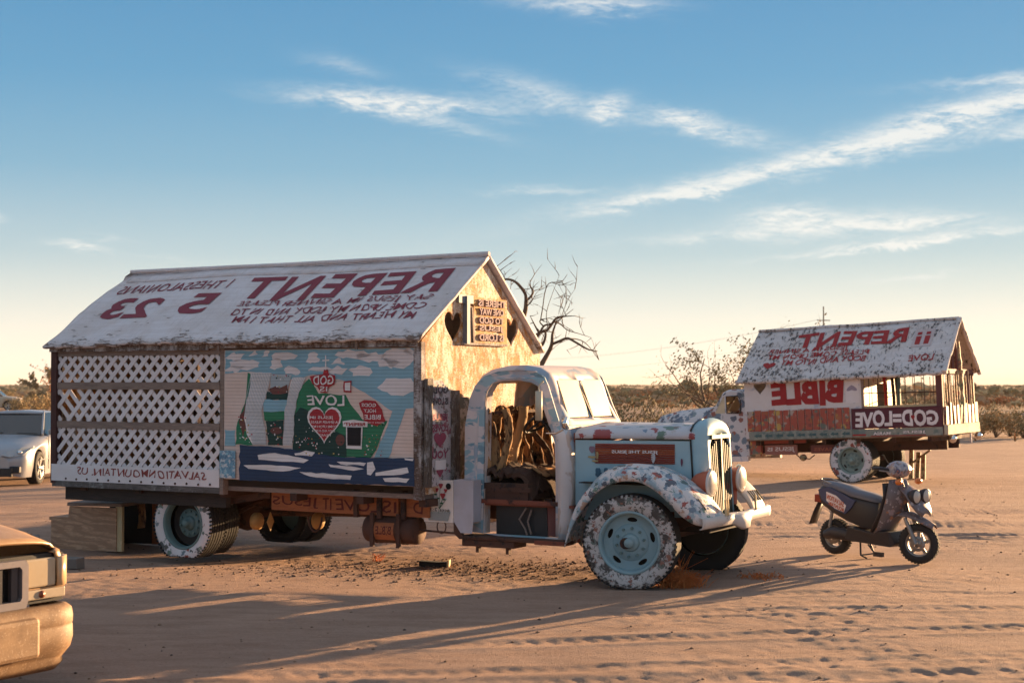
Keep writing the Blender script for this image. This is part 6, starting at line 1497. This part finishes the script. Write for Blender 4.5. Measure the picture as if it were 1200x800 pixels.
# bushes in the scrub that can be told apart
specs = [  # px, base y, distance scale, width, height, kind
    (745, 505, 34, 1.9, 1.55, 0), (718, 500, 40, 1.9, 1.6, 0), (690, 502, 44, 1.6, 1.5, 0), (768, 500, 46, 1.4, 1.35, 0), (640, 503, 50, 1.5, .9, 0),
    (1150, 513, 57, 1.3, .95, 1), (1166, 514, 56, 1.6, 1.0, 1), (1183, 513, 57, 1.5, .9, 1), (1199, 516, 55, 1.6, 1.0, 1), (1215, 515, 56, 1.5, .9, 1), (1140, 509, 62, 1.0, .8, 1), (1070, 511, 60, 1.6, .8, 1), (1035, 512, 60, 1.3, .7, 1),
    (25, 483, 95, 1.6, 1.0, 1), (40, 482, 98, 2.0, 1.3, 1), (55, 480, 104, 1.6, 1.0, 1), (10, 474, 150, 2.2, 1.4, 1)]
bush_labels = ['dusty green bush just beyond the grille end of the big truck bonnet', 'broad green bush beyond the middle of the big truck bonnet', 'green bush seen right beside the big truck windscreen', 'smaller green bush between the two trucks, rightmost of its clump', 'green bush mostly hidden behind the big truck cab',
    'straw coloured bush next to the porch end of the far truck', 'second straw bush right of the far truck porch', 'straw bush near the right edge, second from the frame', 'straw bush cut by the right edge of the picture', 'straw bush just past the right edge of the picture', 'small round straw bush touching the far truck porch corner', 'straw bush seen beneath the far truck porch deck', 'low straw bush seen behind the far truck rear wheel',
    'low dry bush just right of the distant gold car', 'largest dry bush between the gold car and the lattice', 'dry bush next to the corner post of the lattice side', 'tall dry bush behind the distant gold car']
protos = {}
def bush_proto(kind, var):
    if (kind, var) in protos: return protos[(kind, var)]
    st, lf = bush_parts(31 + kind * 7 + var, 1, 1, 1100 if kind == 0 else 1300, .04 if kind == 0 else .055, nst=22)
    ms = bpy.data.meshes.new('stems'); ms.from_pydata(st.v, [], st.f); ml = bpy.data.meshes.new('foliage'); ml.from_pydata(lf.v, [], lf.f)
    for me, mats in ((ms, [m_twig]), (ml, [m_sage, m_sage2] if kind == 0 else ([m_dry2, m_sage] if kind == 1 else [m_sage2, m_dry]))):
        for q in mats: me.materials.append(q)
    ml.polygons.foreach_set('material_index', lf.m)
    protos[(kind, var)] = (ms, ml); return protos[(kind, var)]
def put_bush(x, y, w, h, kind, label, group, k):
    t = thing('desert_bush', label, 'bush', (x, y, gz(x, y) - .03), (0, 0, k * 2.1), group); t.scale = (w, w, h); ms, ml = bush_proto(kind, k % 3)
    for nm, me in (('stems', ms), ('foliage', ml)):
        o = bpy.data.objects.new(nm, me); col.objects.link(o); o.parent = t; o['kind'] = 'stuff'
for k, (px, by, d, w, h, kd) in enumerate(specs):
    x = (px - 600) / 1750 * d
    g = 'green bushes beyond the big truck bonnet' if kd == 0 else ('straw coloured bushes at the right edge of the lot' if px > 800 else 'dry bushes far off at the left')
    put_bush(x, d, w * .62, h, kd, bush_labels[k], g, k)
# mid distance scrub, many alike
r = random.Random(21)
for k in range(230):
    y = r.uniform(128, 360); x = r.uniform(-.42, .42) * y
    if y < 140 and (x < -20 and x > -48): continue
    kd = r.choice([0, 0, 1, 2, 2])
    s = r.uniform(.8, 1.8)
    put_bush(x, y, s * r.uniform(.8, 1.5), s * r.uniform(.42, .68), kd, 'scrub bush in the far desert beyond the lot', 'scrub bushes in the far desert', k)
# far-off scrub reads as one mass
def far_scrub():
    rr = np.random.RandomState(9); m = MB(); N = 5600
    for i in range(N + 1900):
        y = 240 + 1500 * rr.rand() ** 1.7 if i < N else rr.uniform(126, 250); x = rr.uniform(-.7, .7) * y; z0 = float(ground_h(np.array([x]), np.array([y]))[0])
        h = (rr.uniform(.8, 1.7) + (.9 if rr.rand() < .04 else 0)) * (1 if i < N else .42); w = h * rr.uniform(.7, 1.6); mi = rr.randint(0, 4); n = 7
        for q in range(5 if i < N else 3):
            cx, cy, cz = x + rr.normal() * w * .5, y + rr.normal() * w * .5, z0 + h * rr.uniform(.2, .75); s = w * rr.uniform(.25, .45)
            p = [(cx + s * math.cos(a) * rr.uniform(.7, 1.1), cy + rr.normal() * s * .3, cz + s * .8 * math.sin(a) * rr.uniform(.6, 1.1)) for a in np.linspace(0, 6.28, 8)[:-1]]
            m.add(p + [(cx, cy - s * .6, cz)], [(7, j, (j + 1) % 7) for j in range(7)], mi)
    o = m.build('far_scrub', [m_sage2, m_dry2, plain('tan_scrub', (.42, .25, .13), .9), m_sage]); tag(o, kind='stuff')
far_scrub()
# low weeds carpeting the flats behind the lot
def weeds():
    rr = np.random.RandomState(14); m = MB(); N = 5200
    Y = 44 + 230 * rr.rand(N) ** 1.5; X = rr.uniform(-.42, .42, N) * Y; Z = ground_h(X, Y)
    keep = ~((Y < 122) & (rr.rand(N) < .93))
    for x, y, z in zip(X[keep], Y[keep], Z[keep]):
        h = rr.uniform(.10, .28) * (1 + y / 200)
        for q in range(7):
            a = rr.rand() * 6.28; d = h * rr.uniform(.3, 1.1); mi = rr.randint(0, 2); w_ = .03; ca, sa = math.cos(a), math.sin(a); m.add([(x - sa * w_, y + ca * w_, z - .02), (x + sa * w_, y - ca * w_, z - .02), (x + d * ca, y + d * sa, z + h * rr.uniform(.6, 1.1))], [(0, 1, 2)], mi)
    o = m.build('dry_weeds', [m_sage, m_dry]); tag(o, kind='stuff')
weeds()

# ---- trees
def branch(m, r, p, d, L, rad, depth, tips, droop=0, wig=.35, seg=5, kids=(2, 4)):
    path = [p]; rs = [rad]; q = p; dd = d.normalized()
    for k in range(seg):
        dd = (dd + Vector((r.gauss(0, wig), r.gauss(0, wig), r.gauss(0, wig) - droop)) * .45).normalized(); q = q + dd * L / seg; path.append(q); rs.append(rad * (1 - .75 * (k + 1) / seg))
    m.tube(path, rs, 6 if rad > .03 else 4, cap=False)
    if depth == 0: tips += path[1:]; return
    for k in range(r.randint(*kids)):
        i = r.randint(2, seg); nd = (dd + Vector((r.gauss(0, .8), r.gauss(0, .8), r.gauss(0, .6)))).normalized()
        branch(m, r, path[i], nd, L * r.uniform(.45, .75), max(.007, rs[i] * .75), depth - 1, tips, droop, wig, seg, kids)
def dead_tree():
    d0 = 27.0; bx_, by_ = 1.35, d0
    t = thing('dead_tree', 'bare dead tree rising behind the big truck between house box and cab', 'tree', (bx_, by_, gz(bx_, by_) - .05)); r = random.Random(5)
    def W(px, py, dy=0): d = d0 + dy; return Vector(((px - 600) / 1750 * d - bx_, dy, 2 + (450 - py) / 1750 * d - (gz(bx_, by_) - .05)))
    Z = lambda x, y, dy=0: W(560 + x / 5.715, 300 + y / 5.715, dy)
    tr = MB(); tr.tube([Vector((0, 0, 0)), Vector((-.08, .05, .5)), Z(330, 860, 0), Z(310, 780, 0)], [.17, .14, .12, .11], 10); trunk = tr.build('trunk', m_branch, t)
    m = MB(); tips = []
    limbs = [  # outlines of the main limbs: (points, radii)
        ([Z(310, 780, 0), Z(265, 620, -.2), Z(285, 480, -.3), Z(318, 360, -.35), Z(322, 300, -.4)], [.11, .10, .085, .06, .05]),
        ([Z(322, 300, -.4), Z(318, 255, -.4), Z(285, 205, -.5), Z(240, 165, -.5), Z(185, 155, -.4), Z(150, 178, -.3), Z(120, 215, -.3)], [.045, .042, .038, .033, .028, .022, .012]),
        ([Z(185, 155, -.4), Z(160, 110, -.3), Z(130, 75, -.2), Z(90, 50, -.2)], [.012, .009, .007, .005]),
        ([Z(322, 300, -.4), Z(355, 270, -.3), Z(370, 235, -.3), Z(352, 200, -.2), Z(350, 160, -.2)], [.038, .032, .026, .018, .008]), ([Z(325, 335, -.4), Z(355, 310, -.5), Z(370, 285, -.5)], [.02, .015, .008]),
        ([Z(310, 780, 0), Z(380, 740, .3), Z(410, 745, .3), Z(470, 650, .4), Z(495, 590, .4), Z(500, 520, .5), Z(525, 440, .6)], [.10, .085, .075, .06, .05, .035, .02]),
        ([Z(495, 590, .4), Z(545, 570, .2), Z(600, 550, 0), Z(660, 580, -.2), Z(740, 625, -.3), Z(800, 637, -.4)], [.04, .038, .036, .03, .022, .008]), ([Z(600, 550, 0), Z(680, 560, .3), Z(740, 600, .4), Z(810, 695, .5)], [.018, .014, .010, .006]),
        ([Z(330, 700, .4), Z(395, 640, .2), Z(440, 580, 0), Z(455, 520, 0), Z(440, 490, 0)], [.06, .045, .038, .03, .02]), ([Z(310, 600, .8), Z(360, 560, .7), Z(410, 515, .6), Z(470, 490, .5), Z(520, 420, .3), Z(560, 405, .2), Z(650, 400, .1)], [.05, .045, .042, .036, .03, .024, .008]),
        ([Z(340, 620, .6), Z(400, 540, .5), Z(440, 470, .4), Z(480, 455, .4), Z(540, 430, .5), Z(640, 355, .6)], [.04, .034, .028, .022, .015, .006]),
        ([Z(410, 515, .6), Z(380, 460, .6), Z(350, 400, .5)], [.03, .02, .008]), ([Z(440, 470, .4), Z(415, 440, .3), Z(430, 422, .3), Z(445, 440, .3)], [.02, .018, .016, .012]),
        ([Z(420, 430, .3), Z(435, 340, .3), Z(450, 240, .2), Z(480, 180, .2), Z(560, 170, .1), Z(600, 120, .1)], [.016, .014, .013, .011, .009, .005]), ([Z(560, 170, .1), Z(590, 220, 0), Z(570, 300, 0), Z(540, 390, .1)], [.008, .007, .006, .005]),
        ([Z(525, 440, .6), Z(560, 460, .7), Z(600, 495, .7), Z(680, 520, .8), Z(760, 545, .9)], [.02, .018, .014, .009, .005]), ([Z(560, 405, .2), Z(600, 300, .3), Z(650, 220, .4)], [.010, .007, .004]), ([Z(470, 490, .5), Z(460, 380, .7), Z(500, 250, .9), Z(545, 130, 1)], [.014, .010, .007, .004])]
    for path, rs in limbs:
        pp = smooth_curve(path, len(path) * 3); rr = list(np.interp(np.linspace(0, 1, len(pp)), np.linspace(0, 1, len(rs)), rs)); mm = MB(); mm.tube(pp, [q_ * .68 for q_ in rr], 7, cap=False); mm.build('limb', m_branch, t)
        for k in range(3):
            i = r.randint(len(pp) // 3, len(pp) - 1); branch(m, r, pp[i], Vector((r.gauss(.2, .7), r.gauss(0, .6), r.gauss(.4, .6))), r.uniform(.2, .45), .008, 1, tips, 0, .22, 5, (1, 2))
    m.fine('twigs', m_branch, t)
dead_tree()
def leafy_tree(name, label, loc, seed, H, spread, nleaf, leaf, lean=(0, 0), depth=2, mats=None, group=None, droop=.0, trunks=4):
    t = thing(name, label, 'tree', loc, (0, 0, 0), group); r = random.Random(seed); tips = []; m = MB()
    for k in range(trunks):
        a = 6.28 * k / trunks + r.uniform(-.4, .4); branch(m, r, Vector((0, 0, 0)), Vector((math.cos(a) * spread + lean[0], math.sin(a) * spread * .8 + lean[1], 1)), H * r.uniform(.55, .8), .03 * H * .5, depth, tips, droop, .4, 6, (3, 5))
    m.build('trunk', m_branch, t).__setitem__('kind', 'stuff'); lf = MB()
    for k in range(nleaf):
        p = r.choice(tips); leafquad(lf, p + Vector((r.gauss(0, .028), r.gauss(0, .028), r.gauss(0, .024))) * H, leaf * r.uniform(.6, 1.4), r, r.randint(0, 1))
    lf.fine('crown', mats or [m_sage2, m_sage], t); return t
leafy_tree('mesquite_tree', 'sparse mesquite tree directly behind the cab of the far truck', (6.75, 42.0, 0), 12, 3.4, .75, 5200, .045, (-.1, 0), mats=[m_sage, m_sage2])
leafy_tree('mesquite_tree', 'wispy pale bare tree left of the mesquite behind the far truck', (6.35, 43.0, 0), 40, 4.1, .55, 500, .03, (-.35, 0), mats=[m_dry2, m_sage], trunks=3)
leafy_tree('mesquite_tree', 'leafy mesquite top showing over the roof of the far truck', (8.3, 44.0, 0), 18, 3.7, .35, 1500, .05, (0, 0), mats=[m_sage, m_dry2])
leafy_tree('small_tree', 'small dark round tree on the horizon at the left edge', (-66, 215, -.5), 23, 6.5, .7, 1600, .3, mats=[m_sage2, m_sage2], depth=1)
leafy_tree('small_tree', 'thin bare tree on the horizon just left of the lattice box', (-61, 200, -.5), 29, 6.0, .5, 500, .16, mats=[m_sage2, m_dry], depth=1)
leafy_tree('small_tree', 'rounded tree standing out of the scrub right of the cab', (-24 + 13, 210, -.5), 31, 3.9, .8, 1500, .3, mats=[m_sage2, m_sage2], depth=1)
leafy_tree('small_tree', 'broad dark tree on the horizon beyond the far truck porch', (92, 300, -.5), 37, 3.9, 1.2, 1500, .5, mats=[m_sage2, m_sage2], depth=1)

# ---- power pole and line
def pole_line():
    for (x, y, lab) in ((52.2, 250, 'lone utility pole on the horizon above the far truck roof'), (-60, 330, 'distant utility pole hidden low behind the big house truck')):
        t = thing('utility_pole', lab, 'utility pole', (x, y, -1)); m = MB(); m.tube([(0, 0, 0), (0, 0, 16)], [.16, .10], 8); m.build('pole', m_branch, t)
        m = MB(); m.bx(-1.1, 1.1, -.06, .06, 13.6, 13.75); m.build('crossarm', m_branch, t)
    for k, dz in enumerate((0, .3, -2.2)):
        m = MB(); a = Vector((52.2 + (k - 1), 250, 12.75 + dz)); b = Vector((-60 + (k - 1), 330, 12.75 + dz))
        m.tube([a.lerp(b, f) - Vector((0, 0, 4 * 6.5 * f * (1 - f))) for f in np.linspace(0, 1, 30)], .010, 4, cap=False); o = m.build('power_line', m_steer); tag(o, ['upper power line strand sagging across the sky left of the pole', 'middle power line strand sagging across the sky', 'lowest power line strand sagging across the sky'][k], 'power line')
pole_line()

# ---- evening haze over the flats
def haze():
    m = MB(); m.bx(-6800, 6800, -1200, 7600, -3.2, 24); o = m.build('haze', None)
    mt = bpy.data.materials.new('haze_air'); mt.use_nodes = True; n = mt.node_tree.nodes; n.clear()
    out = n.new('ShaderNodeOutputMaterial'); v = n.new('ShaderNodeVolumePrincipled'); v.inputs['Color'].default_value = (.93, .88, .80, 1); v.inputs['Density'].default_value = .00012; v.inputs['Anisotropy'].default_value = .0
    mt.node_tree.links.new(v.outputs[0], out.inputs['Volume']); o.data.materials.append(mt); tag(o, kind='stuff')
haze()
